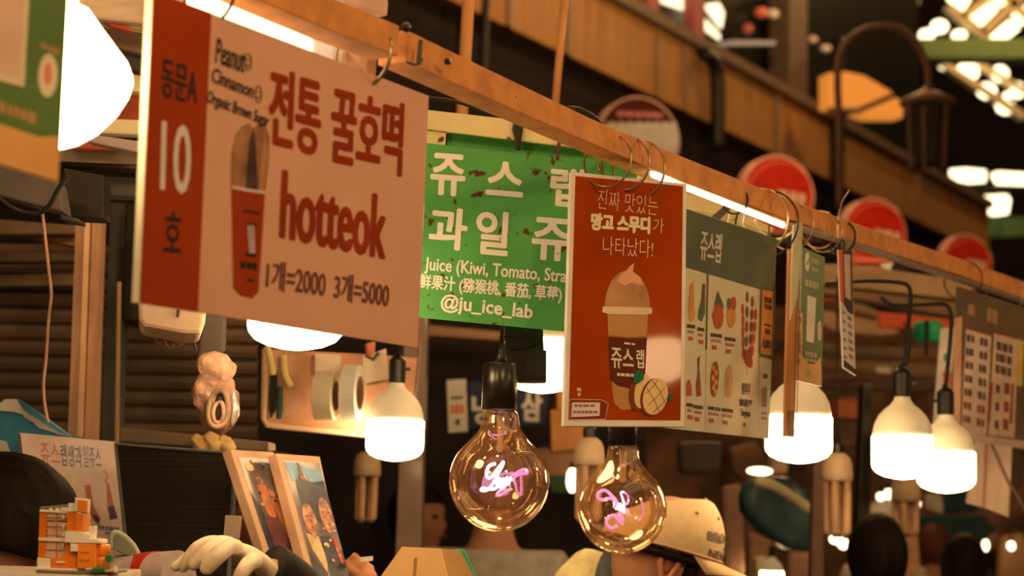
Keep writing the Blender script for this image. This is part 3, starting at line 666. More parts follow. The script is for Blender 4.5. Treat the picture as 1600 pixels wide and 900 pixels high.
# ------------------------------------------------------------------ rings, fittings and cables of the rails
ringat(588, 82, 54, chrome, 'steel ring through the upper right part of the hotteok sign', w=.0046)
ringat(350, -14, 52, dark_ring, 'dark ring through the upper left part of the hotteok sign')
ringat(1166, 312, 21, dark_ring, 'small dark tie ring round the rail above the lit tube')
ringat(1200, 345, 52, brass, 'large brass ring holding the menu poster corner', w=.004)
ringat(1214, 349, 53, dark_ring, 'dark brown ring just behind the large brass ring')
ringat(1252, 353, 37, chrome, 'thin steel ring over the green payment card')
ringat(1296, 358, 29, brass, 'brass ring just before the tangle of small dark rings')
ringat(1303, 364, 29, chrome, 'steel ring just behind the small brass ring')
ringat(1326, 370, 27, dark_ring, 'black ring right after the tangle over the narrow card', w=.005)
ringat(1518, 437, 30, dark_ring, 'dark ring at the left corner of the price board')
ringat(1582, 462, 29, chrome, 'last ring on the rail, over the middle of the price board')
for a, (cx, cy, r, lb) in enumerate(((1301, 386, 9, 'left one of the two small black loops knotted over the narrow card'), (1316, 384, 10, 'right one of the two small black loops knotted over the narrow card'))):
    pl = railplane(RDIST - .005); c = pl.hit(cx, cy); k = r * px(3.15)
    tag(obj('tie_loop', tube([c + (RD * math.cos(q) + Z * math.sin(q)) * k for q in [math.pi * 2 * j / 20 for j in range(20)]], .0016, 6, True), black, smooth=True), lb, 'tie')
rp_ = railplane(RDIST - .003)
tag(obj('wire_end', tube([rp_.hit(1309, 372), rp_.hit(1309, 338), rp_.hit(1315, 316), rp_.hit(1327, 297)], .0011, 6), chrome), 'bent wire end sticking up above the timber rail', 'wire')
tag(obj('twine_loop', tube(spline([rp_.hit(*p) for p in [(1180, 344), (1186, 358), (1200, 370), (1215, 374), (1230, 368), (1240, 360)]], 5), .0022, 8), M(212, 150, 70, .4), smooth=True), 'tan twine looped from the rail to the yellow strip top', 'twine')
tag(obj('twisted_wire', tube(spline([rp_.hit(*p) for p in [(1162, 330), (1163, 340), (1161, 348), (1163, 355), (1162, 362)]], 4), .0016, 6), M(225, 170, 100, .4), smooth=True), 'short twisted pale wire above the menu poster edge', 'wire')
# joint fittings between the two timbers
jp = railplane(RDIST - .022)
t = thing('rail_joint', 'metal strap clamping the joint of the two timber rails', 'bracket', jp.hit(650, 100))
obj('strap', prism(jp, [(657, 62), (660, 63), (657, 99), (653, 98)], .004, .001), steel_dark, t)
obj('hook', tube([jp.hit(*p) for p in [(636, 97), (646, 101), (656, 99), (660, 92)]], .0016, 6), steel_dark, t)
obj('bolt', lathe(jp.hit(701, 96), [(.0042, -.004), (.0042, .001), (.002, .002)], 12, RN), black, t)
tag(obj('cable_bead', ellipsoid(jp.hit(634, 43), .006, .006, .006, 12, 8), black, smooth=True), 'small black knob on top of the rail joint', 'knob')
# led tube under the rail
tp = railplane(RDIST + .006)
def tubelight(name, label, a, b, w, end):
    A, B = tp.hit(*a), tp.hit(*b); t = thing(name, label, 'lamp', (A + B) / 2)
    obj('tube', tube([A, B], w, 10), emit('tube_light', (1, .80, .52), 6.5), t, smooth=True)
    obj('batten', bar(A + Z * (w * 1.25) - RD * .01, B + Z * (w * 1.25) + RD * .01, w * 2.2, w * .6), wood_pale, t)
    if end: obj('end_cap', tube([B, B + RD * .012], w * 1.1, 10), mat('white_plastic', (.75, .7, .6), .4), t)
    return t
tubelight('led_tube', 'bright thin light tube under the rail above the menu poster', (1020, 273), (1223, 352), .0048, True)
tubelight('led_tube', 'short bright stub of a light tube under the rail by the green card', (1287, 363), (1307, 369), .004, False)  # reflective strip built as an emissive bar, its gleam put in
tag(obj('aluminium_channel', prism(railplane(RDIST - .002), [(1236, 347), (1290, 362), (1560, 452), (1700, 500), (1700, 505), (1560, 458), (1290, 368), (1236, 353)], .02), mat('bare_aluminium', (.55, .45, .38), .35, metal=.7)), 'thin bare metal channel along the lower edge of the far rail', 'channel')
# fluorescent fitting behind the hotteok sign
D2 = RDIST + .075
lp = railplane(D2)
t = thing('batten_light', 'wide white strip light glowing behind the top of the hotteok sign', 'lamp', lp.hit(440, 110))
obj('diffuser', prism(lp, [(358, -58), (489, 2), (487, 88), (478, 92), (356, 52)], .07), emit('strip_glow', (1, .78, .50), 3.2), t, bevel=.006)
obj('end_cap', prism(lp, [(491, 22), (528, 38), (522, 100), (512, 108), (489, 98)], .07), emit('frosted_end', (1, .80, .55), .5), t, bevel=.006)  # emission put in for light reaching the cap from the diffuser
obj('connector', prism(lp, [(536, 42), (592, 68), (588, 124), (534, 110)], .05), mat('grey_plastic', (.8, .7, .58), .4), t, bevel=.004)
tag(obj('plastic_plate', prism(railplane(RDIST + .06), [(520, -40), (602, -10), (608, 2), (606, 26), (530, -2)], .02), mat('beige_plate', sc(196, 138, 92, .7), .5), bevel=.004), 'beige plate standing on top of the near timber rail', 'plate')
# black cable from behind the hotteok sign to the beam
tag(obj('power_cable', tube(spline([bp_.hit(*p) - gp.n * .015 + Z * 0 for p in [(640, 150), (671, 152), (700, 155), (735, 164), (768, 176), (792, 186)]], 6), .0028, 8), black_cable, smooth=True), 'black cable arching from the hotteok sign down to the cross beam', 'cable')
tag(obj('cable_loop', tube(spline([(railplane(RDIST + .045)).hit(*p) for p in [(885, 168), (905, 170), (925, 180), (940, 194)]], 6), .0028, 8), black_cable, smooth=True), 'black cable lying on top of the rail before the maroon round sign', 'cable')
t = turned(1090, 310, 3.3, 20)
tag(obj('cream_board', prism(t, [(985, 255), (1130, 318), (1210, 356), (1206, 364), (1130, 338), (1072, 326), (985, 290)], .03), wood_pale, bevel=.002), 'cream board lying behind the light tube above the menu poster', 'board')
tag(obj('dark_strut', bar(P(1112, 346, 3.1), P(1140, 322, 3.1), .012, .012), steel_dark), 'short dark strut above the menu poster header', 'strut')
# orange-lit uprights seen above the rail
vp = front(3.6)
pm = mat('warm_pole', sc(150, 84, 34, .5), .5, scale=6)
for (a, b, c, d), w, lb in (((733, -20, 717, 260), 20, 'thick warm-lit pole rising behind the timber rail'), ((884, -20, 866, 176), 13, 'thin warm-lit pole rising behind the timber rail')):
    tag(obj('support_pole', tube([vp.hit(a, b), vp.hit(c, d)], w / 2 * px(3.6), 12), pm, smooth=True), lb, 'pole')
# ------------------------------------------------------------------ lit lamps with white housings
def ledlamp(cx, yl, w, d, label, cord=None, group='lit lamps hung along the stalls', side=1):
    k = w / 95 * px(d); c = P(cx, yl, d)
    t = thing('led_lamp', label, 'lamp', c - Z * 68 * k, group)
    obj('diffuser', lathe(c, [(44 * k, 0), (47.5 * k, -2 * k), (47.5 * k, -45 * k), (46 * k, -51 * k), (40 * k, -58 * k), (28 * k, -63.5 * k), (14 * k, -66.5 * k), (1 * k, -68 * k)], 40), led_on, t, smooth=True)
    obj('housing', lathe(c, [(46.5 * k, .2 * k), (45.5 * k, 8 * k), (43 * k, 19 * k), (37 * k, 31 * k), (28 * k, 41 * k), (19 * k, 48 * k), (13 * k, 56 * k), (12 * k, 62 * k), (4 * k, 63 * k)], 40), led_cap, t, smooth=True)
    s = obj('socket', lathe(c, [(13 * k, 61 * k), (14 * k, 63 * k), (14 * k, 98 * k), (11 * k, 102 * k), (6 * k, 106 * k), (4.5 * k, 112 * k)], 20), black, t)
    a = c + Z * 84 * k
    obj('switch', bar(a + X * side * 12 * k, a + X * side * 22 * k, 6 * k, 6 * k), black, s)
    pts = [c + Z * 110 * k] + ([P(x, y, d) for x, y in cord] if cord else [c + Z * 300 * k])
    obj('cord', tube(spline(pts, 5), 2.6 * k + .0012, 8), black_cable, t, smooth=True)
    return t
ledlamp(618, 656, 90, 3.5, 'lit lamp by the pegboard of tapes, left of the glass bulbs', [(624, 545), (626, 500), (628, 440)])
ledlamp(1248, 650, 104, 3.3, 'lit lamp half covered by the menu poster edge and laminated strip', [(1252, 535), (1256, 480), (1262, 400)])
ledlamp(1410, 681, 95, 3.5, 'lit lamp on a bare black cord, nearer one of the pair by the price board', [(1418, 560), (1420, 500), (1423, 462), (1418, 446), (1400, 441), (1350, 439), (1290, 444)])
ledlamp(1478, 706, 90, 3.72, 'lit lamp tucked behind its nearer twin beside the price board', [(1479, 590), (1485, 530), (1486, 492), (1476, 476), (1440, 476), (1396, 476), (1376, 464)], side=-1)
ledlamp(465, 441, 150, 2.5, 'large lit lamp of which only the rounded bottom shows below the hotteok sign')
ledlamp(848, 532, 116, 3.05, 'lit lamp behind the black box between green sign and smoothie poster')
# lamp of the aisle side that mirrors in the glossy smoothie poster
g_ = R3.transposed() @ (mp.hit(1032, 568) + r_ * .75 - CAM); d_ = -g_.z
w_ = .105 / px(d_)
ledlamp(800 + g_.x / d_ * F, 450 - g_.y / d_ * F - 34 * w_ / 95, w_, d_, 'lit lamp on the aisle side of the rail, mirrored in the smoothie poster')
# black transformer box hung in front of that lamp
t = thing('transformer_box', 'black stepped box hanging below the green sign in front of a lit lamp', 'box', P(825, 595, 2.82))
b2 = front(2.82)
obj('case', prism(b2, [(788, 505), (848, 509), (850, 546), (842, 548), (842, 546), (854, 547), (854, 596), (812, 596), (788, 590)], .05), black, t, bevel=.002)
obj('cable', tube(spline([b2.hit(*p) + b2.n * .006 for p in [(780, 528), (800, 524), (830, 530), (838, 536), (820, 544), (795, 545)]], 5), .0018, 6), black_cable, t, smooth=True)
# big near lamp at the left
def dome_lamp():
    d = 1.72; k = px(d); c = P(92, 115, d)
    t = thing('dome_lamp', 'big glaring white lamp half hidden by the near green card', 'lamp', c - Z * 122 * k)
    obj('diffuser', lathe(c, [(18 * k, 114 * k), (40 * k, 104 * k), (62 * k, 75 * k), (88 * k, 42 * k), (104 * k, 22 * k), (112 * k, 2 * k), (113 * k, -8 * k), (108 * k, -28 * k), (92 * k, -58 * k), (66 * k, -88 * k), (38 * k, -108 * k), (10 * k, -119 * k), (1 * k, -121 * k)], 44), led_on, t, smooth=True)
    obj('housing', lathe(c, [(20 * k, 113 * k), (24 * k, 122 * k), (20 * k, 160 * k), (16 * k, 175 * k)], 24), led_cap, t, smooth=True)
dome_lamp()

# ------------------------------------------------------------------ clear globe bulbs with glowing script
gl = bpy.data.materials.new('amber_glass'); gl.use_nodes = True; nt = gl.node_tree; nt.nodes.clear()
out = nt.nodes.new('ShaderNodeOutputMaterial'); tr = nt.nodes.new('ShaderNodeBsdfTransparent'); gs_ = nt.nodes.new('ShaderNodeBsdfGlossy'); tl_ = nt.nodes.new('ShaderNodeBsdfTranslucent'); df = nt.nodes.new('ShaderNodeBsdfDiffuse')
tr.inputs[0].default_value = (1.0, .88, .72, 1); gs_.inputs['Roughness'].default_value = .025; gs_.inputs[0].default_value = (1, .97, .94, 1)
tl_.inputs[0].default_value = (.95, .55, .22, 1); df.inputs[0].default_value = (.95, .55, .22, 1)
lw = nt.nodes.new('ShaderNodeLayerWeight'); lw.inputs[0].default_value = .35
pw = nt.nodes.new('ShaderNodeMath'); pw.operation = 'MULTIPLY_ADD'; pw.inputs[1].default_value = .58; pw.inputs[2].default_value = .05
m0 = nt.nodes.new('ShaderNodeMixShader'); m0.inputs[0].default_value = .5; m1 = nt.nodes.new('ShaderNodeMixShader'); m2 = nt.nodes.new('ShaderNodeMixShader')
nz = nt.nodes.new('ShaderNodeTexNoise'); nz.inputs['Scale'].default_value = 14; mr = nt.nodes.new('ShaderNodeMapRange'); tc = nt.nodes.new('ShaderNodeTexCoord')
nt.links.new(tc.outputs['Object'], nz.inputs[0]); nt.links.new(nz.outputs[0], mr.inputs[0]); mr.inputs[1].default_value = .35; mr.inputs[2].default_value = .7; mr.inputs[3].default_value = .035; mr.inputs[4].default_value = .13
nt.links.new(tl_.outputs[0], m0.inputs[1]); nt.links.new(df.outputs[0], m0.inputs[2])
nt.links.new(mr.outputs[0], m1.inputs[0]); nt.links.new(tr.outputs[0], m1.inputs[1]); nt.links.new(m0.outputs[0], m1.inputs[2])
nt.links.new(lw.outputs['Fresnel'], pw.inputs[0]); nt.links.new(pw.outputs[0], m2.inputs[0]); nt.links.new(m1.outputs[0], m2.inputs[1]); nt.links.new(gs_.outputs[0], m2.inputs[2])
nt.links.new(m2.outputs[0], out.inputs[0])
clear = bpy.data.materials.new('clear_stem'); clear.use_nodes = True; nt = clear.node_tree; b = nt.nodes['Principled BSDF']
b.inputs['Base Color'].default_value = (.95, .75, .5, 1); b.inputs['Roughness'].default_value = .08; b.inputs['Alpha'].default_value = .35
neon_hot = emit('neon_white_pink', (1.0, .42, .95), 7.0)
neon_pink = emit('neon_pink', (.95, .16, .80), 1.05)
neon_dim = emit('neon_dim', (.80, .12, .62), .55)
def globe(cx, cy, R, d, label, strokes, cord_top, sock):
    k = px(d); s = R / 78.5; c = P(cx, cy, d)
    t = thing('globe_bulb', label, 'bulb', c - Z * R * k, 'clear globe bulbs')
    prof = [(78.5 * math.cos(math.radians(a)), 78.5 * math.sin(math.radians(a))) for a in range(-90, 36, 5)] + [(57, 53.5), (48.5, 62), (40, 71), (34, 79), (30, 87), (28.5, 95), (28, 101), (26, 107), (23, 110)]
    obj('glass', lathe(c, [(r * k * s, z * k * s) for r, z in prof], 64, cap=False), gl, t, smooth=True)
    st = obj('stem', lathe(c, [(9 * k * s, 108 * k * s), (6 * k * s, 90 * k * s), (5 * k * s, 60 * k * s), (7.5 * k * s, 50 * k * s), (3 * k * s, 46 * k * s)], 20), clear, t, smooth=True)
    for sg in (-1, 1):
        obj('lead_wire', tube([c + Vector((sg * 4 * k * s, 0, 60 * k * s)), c + Vector((sg * 9 * k * s, 0, 40 * k * s)), c + Vector((sg * 8 * k * s, 0, 14 * k * s))], .0006, 6), rustw, t)
    y0, y1, r = sock
    obj('socket', lathe(P(cx + 1, (y0 + y1) / 2, d), [(r * .9 * k, -(y1 - y0) / 2 * k), (r * k, -(y1 - y0) / 2 * k + .001), (r * k, (y1 - y0) / 2 * k - .004), (r * .92 * k, (y1 - y0) / 2 * k - .0012), (r * .6 * k, (y1 - y0) / 2 * k)], 36), mat('satin_black', (.016, .013, .011), .28, spec=.6), t, smooth=True)
    rel = P(cx + 3, y0, d)
    obj('strain_relief', lathe(rel, [(9 * k, -.001), (8 * k, 12 * k), (6 * k, 18 * k), (6 * k, 34 * k)], 16), black, t, smooth=True)
    obj('cord', tube([rel + Z * 30 * k, P(cx + 5, cord_top, d)], 3.2 * k, 8), black_cable, t, smooth=True)
    for m, r_, paths in strokes:
        vs = [tube(spline([P(x, y, d + dd) for x, y, dd in p], 5), r_ * k, 8) for p in paths]
        obj('glowing_script' if m is neon_hot else 'script_tube', join(*vs), m, t, smooth=True)
    return t
def z1(pts, dd0=0, dd1=0):
    n = len(pts); return [(690 + x / 5.96, 690 + y / 5.96, dd0 + (dd1 - dd0) * i / (n - 1)) for i, (x, y) in enumerate(pts)]
def z2(pts, dd0=0, dd1=0):
    n = len(pts); return [(890 + x / 4.735, 690 + y / 4.735, dd0 + (dd1 - dd0) * i / (n - 1)) for i, (x, y) in enumerate(pts)]
globe(780, 752, 78.5, 2.72, 'larger clear globe bulb with white-hot pink script, below the green sign', [
  (neon_hot, 2.4, [z1([(505, 205), (445, 225), (418, 285), (428, 335), (462, 330), (510, 270), (560, 205), (575, 188), (562, 230), (510, 330), (470, 405), (420, 452), (372, 455), (380, 435), (430, 440), (490, 440), (525, 412)], 0, .004),
                   z1([(525, 412), (512, 380), (528, 345), (548, 360), (540, 410), (560, 425), (580, 345), (585, 415), (612, 335), (618, 400), (645, 330)], .004, .02)]),
  (neon_pink, 2.6, [z1([(645, 330), (690, 300), (740, 270), (790, 262), (795, 295), (745, 300), (690, 320), (655, 365)], .02, .034)]),
  (neon_dim, 2.3, [z1([(740, 300), (745, 400), (738, 495), (705, 470), (690, 400), (670, 330)], .034, .03), z1([(600, 440), (545, 460), (515, 492), (540, 505), (600, 470), (660, 440)], .03, .03)])],
  500, (567, 640, 27.5))
globe(972, 795, 70, 2.98, 'smaller clear globe bulb with curled pink script, under the smoothie poster', [
  (neon_pink, 2.5, [z2([(350, 445), (320, 410), (265, 362), (212, 380), (212, 418), (255, 432), (300, 420), (345, 445), (330, 490)], .01, 0),
                    z2([(350, 540), (388, 560), (385, 590), (362, 580), (330, 545), (285, 565), (272, 605), (305, 640), (355, 622)], 0, -.01)]),
  (neon_hot, 1.6, [z2([(330, 490), (335, 455), (345, 500), (355, 455), (365, 505), (375, 460), (385, 510), (392, 470), (400, 520), (408, 515)], 0, .01)]),
  (neon_hot, 1.2, [z2([(408, 515), (395, 430), (380, 380), (400, 372)], .01, .012)]),
  (neon_pink, 1.4, [z2([(400, 372), (432, 400), (436, 440), (420, 465), (402, 440)], .012, .02)]),
  (neon_dim, 1.6, [z2([(530, 430), (540, 480), (545, 530), (525, 570), (510, 590)], .03, .03)])],
  600, (622, 697, 22.5))

# ------------------------------------------------------------------ unlit folded-tube lamps
def cfl(cx, yt, w, d, label, yend, m=None):
    k = px(d); c = P(cx, yt, d); r = w / 2 * k
    t = thing('tube_lamp', label, 'lamp', P(cx, yend, d), 'unlit folded tube lamps')
    h = (yend - yt) * k
    hm = M(216, 150, 86, .45, k=1.0)
    obj('cap', lathe(c, [(.45 * r, 0), (.8 * r, -.25 * r), (.97 * r, -.7 * r), (r, -1.2 * r), (1.02 * r, -1.25 * r), (1.02 * r, -1.75 * r), (.95 * r, -1.8 * r)], 28), hm, t, smooth=True)
    for q in range(4):
        a = math.pi / 4 + q * math.pi / 2 + .35; o = Vector((math.cos(a), math.sin(a), 0)) * r * .66
        obj('tube', tube([c + o - Z * 1.7 * r, c + o - Z * (h - .2 * r), c + o * .6 - Z * h], .26 * r, 10), M(206, 134, 74, .35, k=.95), t, smooth=True)
    obj('socket', lathe(c, [(.42 * r, -.05 * r), (.44 * r, .6 * r), (.3 * r, .7 * r), (.1 * r, 1.4 * r)], 14), black, t)
    obj('cord', tube([c + Z * 1.2 * r, c + Z * (1.2 * r + .4)], .003, 6), black_cable, t)
cfl(575, 706, 42, 4.2, 'unlit folded tube lamp under the pegboard in the dark stall', 812)
cfl(921, 684, 48, 3.9, 'unlit folded tube lamp between the two glass bulbs', 812)
cfl(1308, 708, 48, 4.3, 'unlit folded tube lamp beside the brown column and blue-green bundle', 834)
cfl(1415, 742, 46, 5.0, 'unlit folded tube lamp under the pair of lit lamps', 834)
# small bright lamps far down the hall
far = emit('far_lamp', (1.0, .80, .5), 5)
def glow(cx, cy, rx, ry, d, label):
    t = thing('hall_lamp', label, 'lamp', P(cx, cy, d))
    obj('bulb', ellipsoid(P(cx, cy, d), rx * px(d), rx * px(d) * .7, ry * px(d), 16, 10), far, t, smooth=True)
    obj('holder', lathe(P(cx, cy, d), [(min(rx, ry) * .6 * px(d), ry * .9 * px(d)), (min(rx, ry) * .4 * px(d), (ry + 8) * px(d))], 10), black, t)
glow(894, 750, 9, 20, 5.0, 'small lit lamp at the left rim of the second glass bulb')
glow(1187, 736, 20, 6, 6.0, 'short bright tube lamp over the blue-green bundle')
glow(1306, 842, 10, 8, 6.5, 'small lit lamp right under the unlit folded tube lamp by the column')
glow(1318, 850, 9, 8, 6.6, 'small lit lamp overlapping another below the unlit tube lamp by the column')
glow(1376, 776, 6, 6, 8.0, 'left one of two touching lights below the lit lamp pair')
glow(1390, 772, 9, 8, 7.9, 'right one of two touching lights below the lit lamp pair')
glow(1434, 784, 4, 10, 7.5, 'thin bright light right of the unlit tube lamp below the lit pair')
glow(1540, 852, 5, 9, 9.0, 'small bright light beside the farther dark-haired head')
glow(1580, 853, 6, 7, 9.0, 'rightmost small bright light low at the picture edge')
t_ = ledlamp(1206, 893, 36, 6.0, 'distant lit lamp cut by the lower edge, below the blue-green bundle')
# ------------------------------------------------------------------ left side of the stall
TL, TR, BR, BL = (-60, -60), (109, -60), (90, 284), (-72, 232)
qp = turned(60, 130, 1.55, 12)
t = board('near_green_card', 'near blurred green card with a blank cream square and tan wave, at the left edge', 'sign', qp, [(-60, -60), (109, -60), (91, 284), (-70, 236)], .004, M(74, 84, 28, .5, k=.6))
i = Ink(qp)
i.poly('cr', [(-60, -40), (48, -40), (38, 136), (-62, 110)], 1); i.poly('in', [(-60, -40), (40, -40), (31, 122), (-62, 98)], 2)
i.poly('cr', ell(75, 118, 15, 34, 26, 2), 1); i.poly('rd', ell(75, 116, 6, 18, 20, 2), 2)
i.dashes('tn', 63, 65, 94, 78, 9, 3, 1); i.dashes('tn', -10, 155, 58, 178, 17, 6, 1)
i.poly('wv', [(-70, 195), (0, 194), (25, 202), (60, 214), (94, 213), (91, 284), (-70, 236)], 1)
i.build(t, {'cr': (M(214, 148, 92, k=.6), 'pale_print'), 'in': (M(196, 132, 84, k=.6), 'blank_square'), 'rd': (M(198, 92, 50, k=.6), 'red_dot'), 'tn': (M(150, 98, 44, k=.6), 'faint_lettering'), 'wv': (M(206, 118, 48, k=.6), 'tan_wave')})

def fprism(name, label, cat, pts, d, th, m, a=0, bevel=.004):
    cx = sum(p[0] for p in pts) / len(pts); cy = sum(p[1] for p in pts) / len(pts)
    return tag(obj(name, prism(turned(cx, cy, d, a), pts, th), m, bevel=bevel), label, cat)
plank = mat('ceiling_plank', sc(176, 128, 78, .6), .6, vary=.2, scale=5, stretch=(1, 1, 8))
plank2 = mat('light_plank', sc(222, 158, 92, .7), .6, vary=.15, scale=5)
brownboard = mat('brown_board', sc(120, 78, 46, .6), .6, vary=.2)
redm = mat('red_board', sc(170, 62, 28, .6), .5)
fprism('plank', 'grey-brown plank over the glaring lamp, topmost left of the hotteok sign', 'plank', [(100, -40), (420, -20), (420, 22), (236, 38), (150, 30), (100, 4)], 2.75, .03, plank)
fprism('plank', 'pale plank edge behind the top left corner of the hotteok sign', 'plank', [(230, -10), (420, 6), (420, 20), (230, 2)], 2.70, .02, plank2)
fprism('plank', 'light plank below the topmost one, left of the hotteok sign', 'plank', [(150, 34), (330, 44), (330, 62), (160, 36)], 2.8, .03, plank2)
fprism('batten_board', 'brown boxed board between the light planks beside the glaring lamp', 'board', [(160, 38), (260, 62), (260, 92), (170, 72)], 2.84, .03, brownboard)
fprism('gap_board', 'dark board under the brown one beside the glaring lamp', 'board', [(170, 78), (260, 96), (260, 122), (180, 104)], 2.86, .03, steel_dark)
fprism('plank', 'short tan plank right of the glaring lamp, under the dark board', 'plank', [(190, 112), (260, 124), (260, 146), (190, 142)], 2.84, .03, plank2)
fprism('red_board', 'red panel with a pale streak showing right of the glaring lamp', 'board', [(150, 144), (260, 146), (260, 190), (170, 188)], 2.95, .02, redm)
fprism('red_board', 'thin red edge above the brown board beside the glaring lamp', 'board', [(158, 34), (196, 36), (208, 50), (176, 42)], 2.76, .02, redm)
fprism('plank', 'light tan plank below the red panel by the glaring lamp', 'plank', [(140, 184), (300, 190), (300, 214), (150, 208)], 2.8, .03, plank2)
fprism('plank', 'grey-pink slanting plank below the light tan one by the glaring lamp', 'plank', [(120, 206), (300, 232), (300, 256), (140, 222)], 2.78, .03, mat('grey_pink_plank', sc(150, 108, 80, .6), .6))
fprism('red_board', 'low red strip under the slanting plank by the glaring lamp', 'board', [(110, 212), (180, 226), (180, 234), (110, 232)], 2.88, .02, redm)
fprism('steel_beam', 'dull brown beam crossing behind the hotteok sign under the planks', 'beam', [(60, 228), (330, 232), (330, 264), (60, 256)], 2.9, .04, mat('brown_beam', sc(104, 74, 42, .6), .6))
tag(obj('steel_pipe', tube([P(88, 258, 2.8), P(330, 268, 2.8)], .0065, 12), mat('dark_pipe', (.05, .035, .022), .3, metal=.5), smooth=True), 'dark round pipe running under the dull brown beam', 'pipe')
fprism('steel_beam', 'dark steel beam on the two posts, with a bolted plate', 'beam', [(118, 274), (330, 282), (330, 312), (118, 304)], 2.85, .04, steel_dark)
fprism('steel_beam', 'dark sloping steel beam at the left edge under the near card', 'beam', [(-40, 246), (92, 284), (100, 332), (-40, 296)], 2.6, .05, mat('dark_steel_beam', sc(72, 52, 34, .55), .5, vary=.2))
fprism('light_strip', 'thin orange-lit strip below the sloping dark beam', 'strip', [(2, 302), (74, 322), (72, 328), (2, 308)], 2.62, .01, M(228, 140, 76, k=.7), bevel=.001)  # strip in one bright orange colour
t = thing('beam_bracket', 'black box bracket joining the dark beam to the aluminium post', 'bracket', P(125, 345, 2.7))
obj('plate', prism(front(2.7), [(98, 262), (162, 274), (162, 342), (120, 340), (94, 334)], .05), mat('black_steel', (.02, .015, .011), .5), t, bevel=.003)
obj('flange', prism(front(2.68), [(94, 336), (122, 341), (122, 346), (96, 342)], .05), steel_dark, t)
tag(obj('hanging_cable', tube(spline([P(x, y, 2.5) for x, y in [(-10, 300), (8, 318), (32, 331), (60, 333), (78, 320), (90, 298), (106, 274)]], 5), .0038, 8), black_cable, smooth=True), 'black cable looping under the sloping dark beam', 'cable')
tag(obj('cord', tube(spline([P(x, y, 2.55) for x, y in [(66, 330), (70, 365), (76, 420), (80, 460), (76, 500), (72, 560), (68, 600), (70, 632), (75, 660)]], 6), .0024, 8), M(168, 104, 56, k=.6), smooth=True), 'tan cord hanging down from the black cable loop', 'cord')
# aluminium profile post and dark post
pp1 = front(3.4)
t = thing('frame_post', 'tan metal profile post with lengthwise ribs, left of the hotteok sign', 'post', P(130, 900, 3.4))
pm1 = mat('tan_profile', sc(160, 100, 56, .6), .4, metal=.2, stretch=(8, 8, .6))
obj('face', prism(pp1, [(119, 330), (134, 332), (112, 960), (96, 960)], .04), pm1, t)
obj('rib', prism(pp1, [(134, 332), (142, 332), (120, 960), (112, 960)], .04, .006), mat('bright_profile', sc(200, 130, 72, .65), .3, metal=.3), t)
obj('side', prism(pp1, [(144, 332), (158, 334), (138, 960), (121, 960)], .04, -.004), pm1, t)
fprism('frame_post', 'dark square steel post right of the tan profile post', 'post', [(172, 316), (200, 318), (178, 960), (146, 960)], 3.62, .04, M(58, 46, 28, k=.5))
fprism('frame_post', 'thin pale upright along the dark square post', 'post', [(183, 440), (188, 440), (184, 700), (179, 700)], 3.55, .01, M(150, 94, 50, k=.5), bevel=.001)
# shelves behind
sh = mat('shelf_board', sc(102, 68, 36, .55), .6, vary=.25)
for k, (pts, lb) in enumerate((([(-30, 340), (120, 352), (120, 366), (-30, 366)], 'topmost brown shelf board behind the tan cord'), ([(20, 364), (122, 366), (122, 386), (60, 374)], 'bowed tan shelf strip under the topmost board'),
      ([(-30, 392), (118, 390), (118, 408), (-30, 409)], 'middle shelf board behind the tan cord'), ([(-30, 430), (118, 427), (118, 446), (-30, 448)], 'lowest shelf board behind the tan cord'))):
    fprism('shelf_board', lb, 'shelf', pts, 3.70 + .06 * k, .05, M(160, 98, 52, k=.6) if k == 1 else sh)
# roller shutter behind
spl = front(4.0)
def slats(x0, x1, y0, y1, pitch, m):
    V, Fc = [], []; y = y0; r = 0
    while y < y1:
        for dy, dn in ((0, 0), (pitch * .12, .012), (pitch * .5, .016), (pitch * .84, .010), (pitch * .9, -.004)):
            V += [spl.hit(x0, y + dy) + spl.n * dn, spl.hit(x1, y + dy + (x1 - x0) * .02) + spl.n * dn]
        y += pitch
    for i in range(len(V) // 2 - 1): Fc.append((2 * i, 2 * i + 1, 2 * i + 3, 2 * i + 2))
    obj('wall_shutter', (V, Fc), m, kind='structure')
shm = mat('roller_shutter', sc(78, 50, 26, .5), .55, vary=.25, scale=3, stretch=(.4, .4, 4))
slats(-140, 404, 378, 980, 25, shm)
fprism('dark_cabinet', 'black cabinet side behind the two posts', 'cabinet', [(196, 318), (232, 320), (232, 505), (190, 500)], 3.6, .3, mat('cabinet_black', (.01, .008, .006), .5))
# white plastic box under the hotteok sign
t = thing('plastic_box', 'white plastic box with a black slot, peeping out under the hotteok sign', 'box', P(268, 523, 2.45))
wp = turned(268, 500, 2.45, 12)
obj('shell', prism(wp, [(214, 440), (326, 455), (320, 505), (314, 522), (290, 522), (224, 510), (217, 500)], .14), mat('white_shell', (.72, .56, .44), .3, coat=.3), t, bevel=.006)
obj('slot', prism(wp, [(276, 484), (281, 484), (279, 496), (275, 496)], .004, .003), black, t)
fprism('hanging_strap', 'dark brown strap above the wrapped bundle', 'strap', [(320, 480), (352, 486), (350, 545), (330, 566), (308, 562)], 2.75, .02, M(66, 46, 28, k=.5))
t = thing('clip_light', 'tangle of small dark clips hanging under the white box', 'clip', P(268, 548, 2.6))
for q, (a, b) in enumerate(((246, 530), (262, 536), (278, 532), (290, 526))):
    obj('clip', tube(spline([P(a - 8, b - 8, 2.6), P(a, b + 6, 2.6), P(a + 9, b + 2, 2.6), P(a + 5, b - 9, 2.6)], 4), .0024, 6), M(96, 66, 44, k=.5), t, smooth=True)
obj('wire', tube([P(300, 518, 2.6), P(306, 548, 2.6)], .002, 6), black_cable, t)
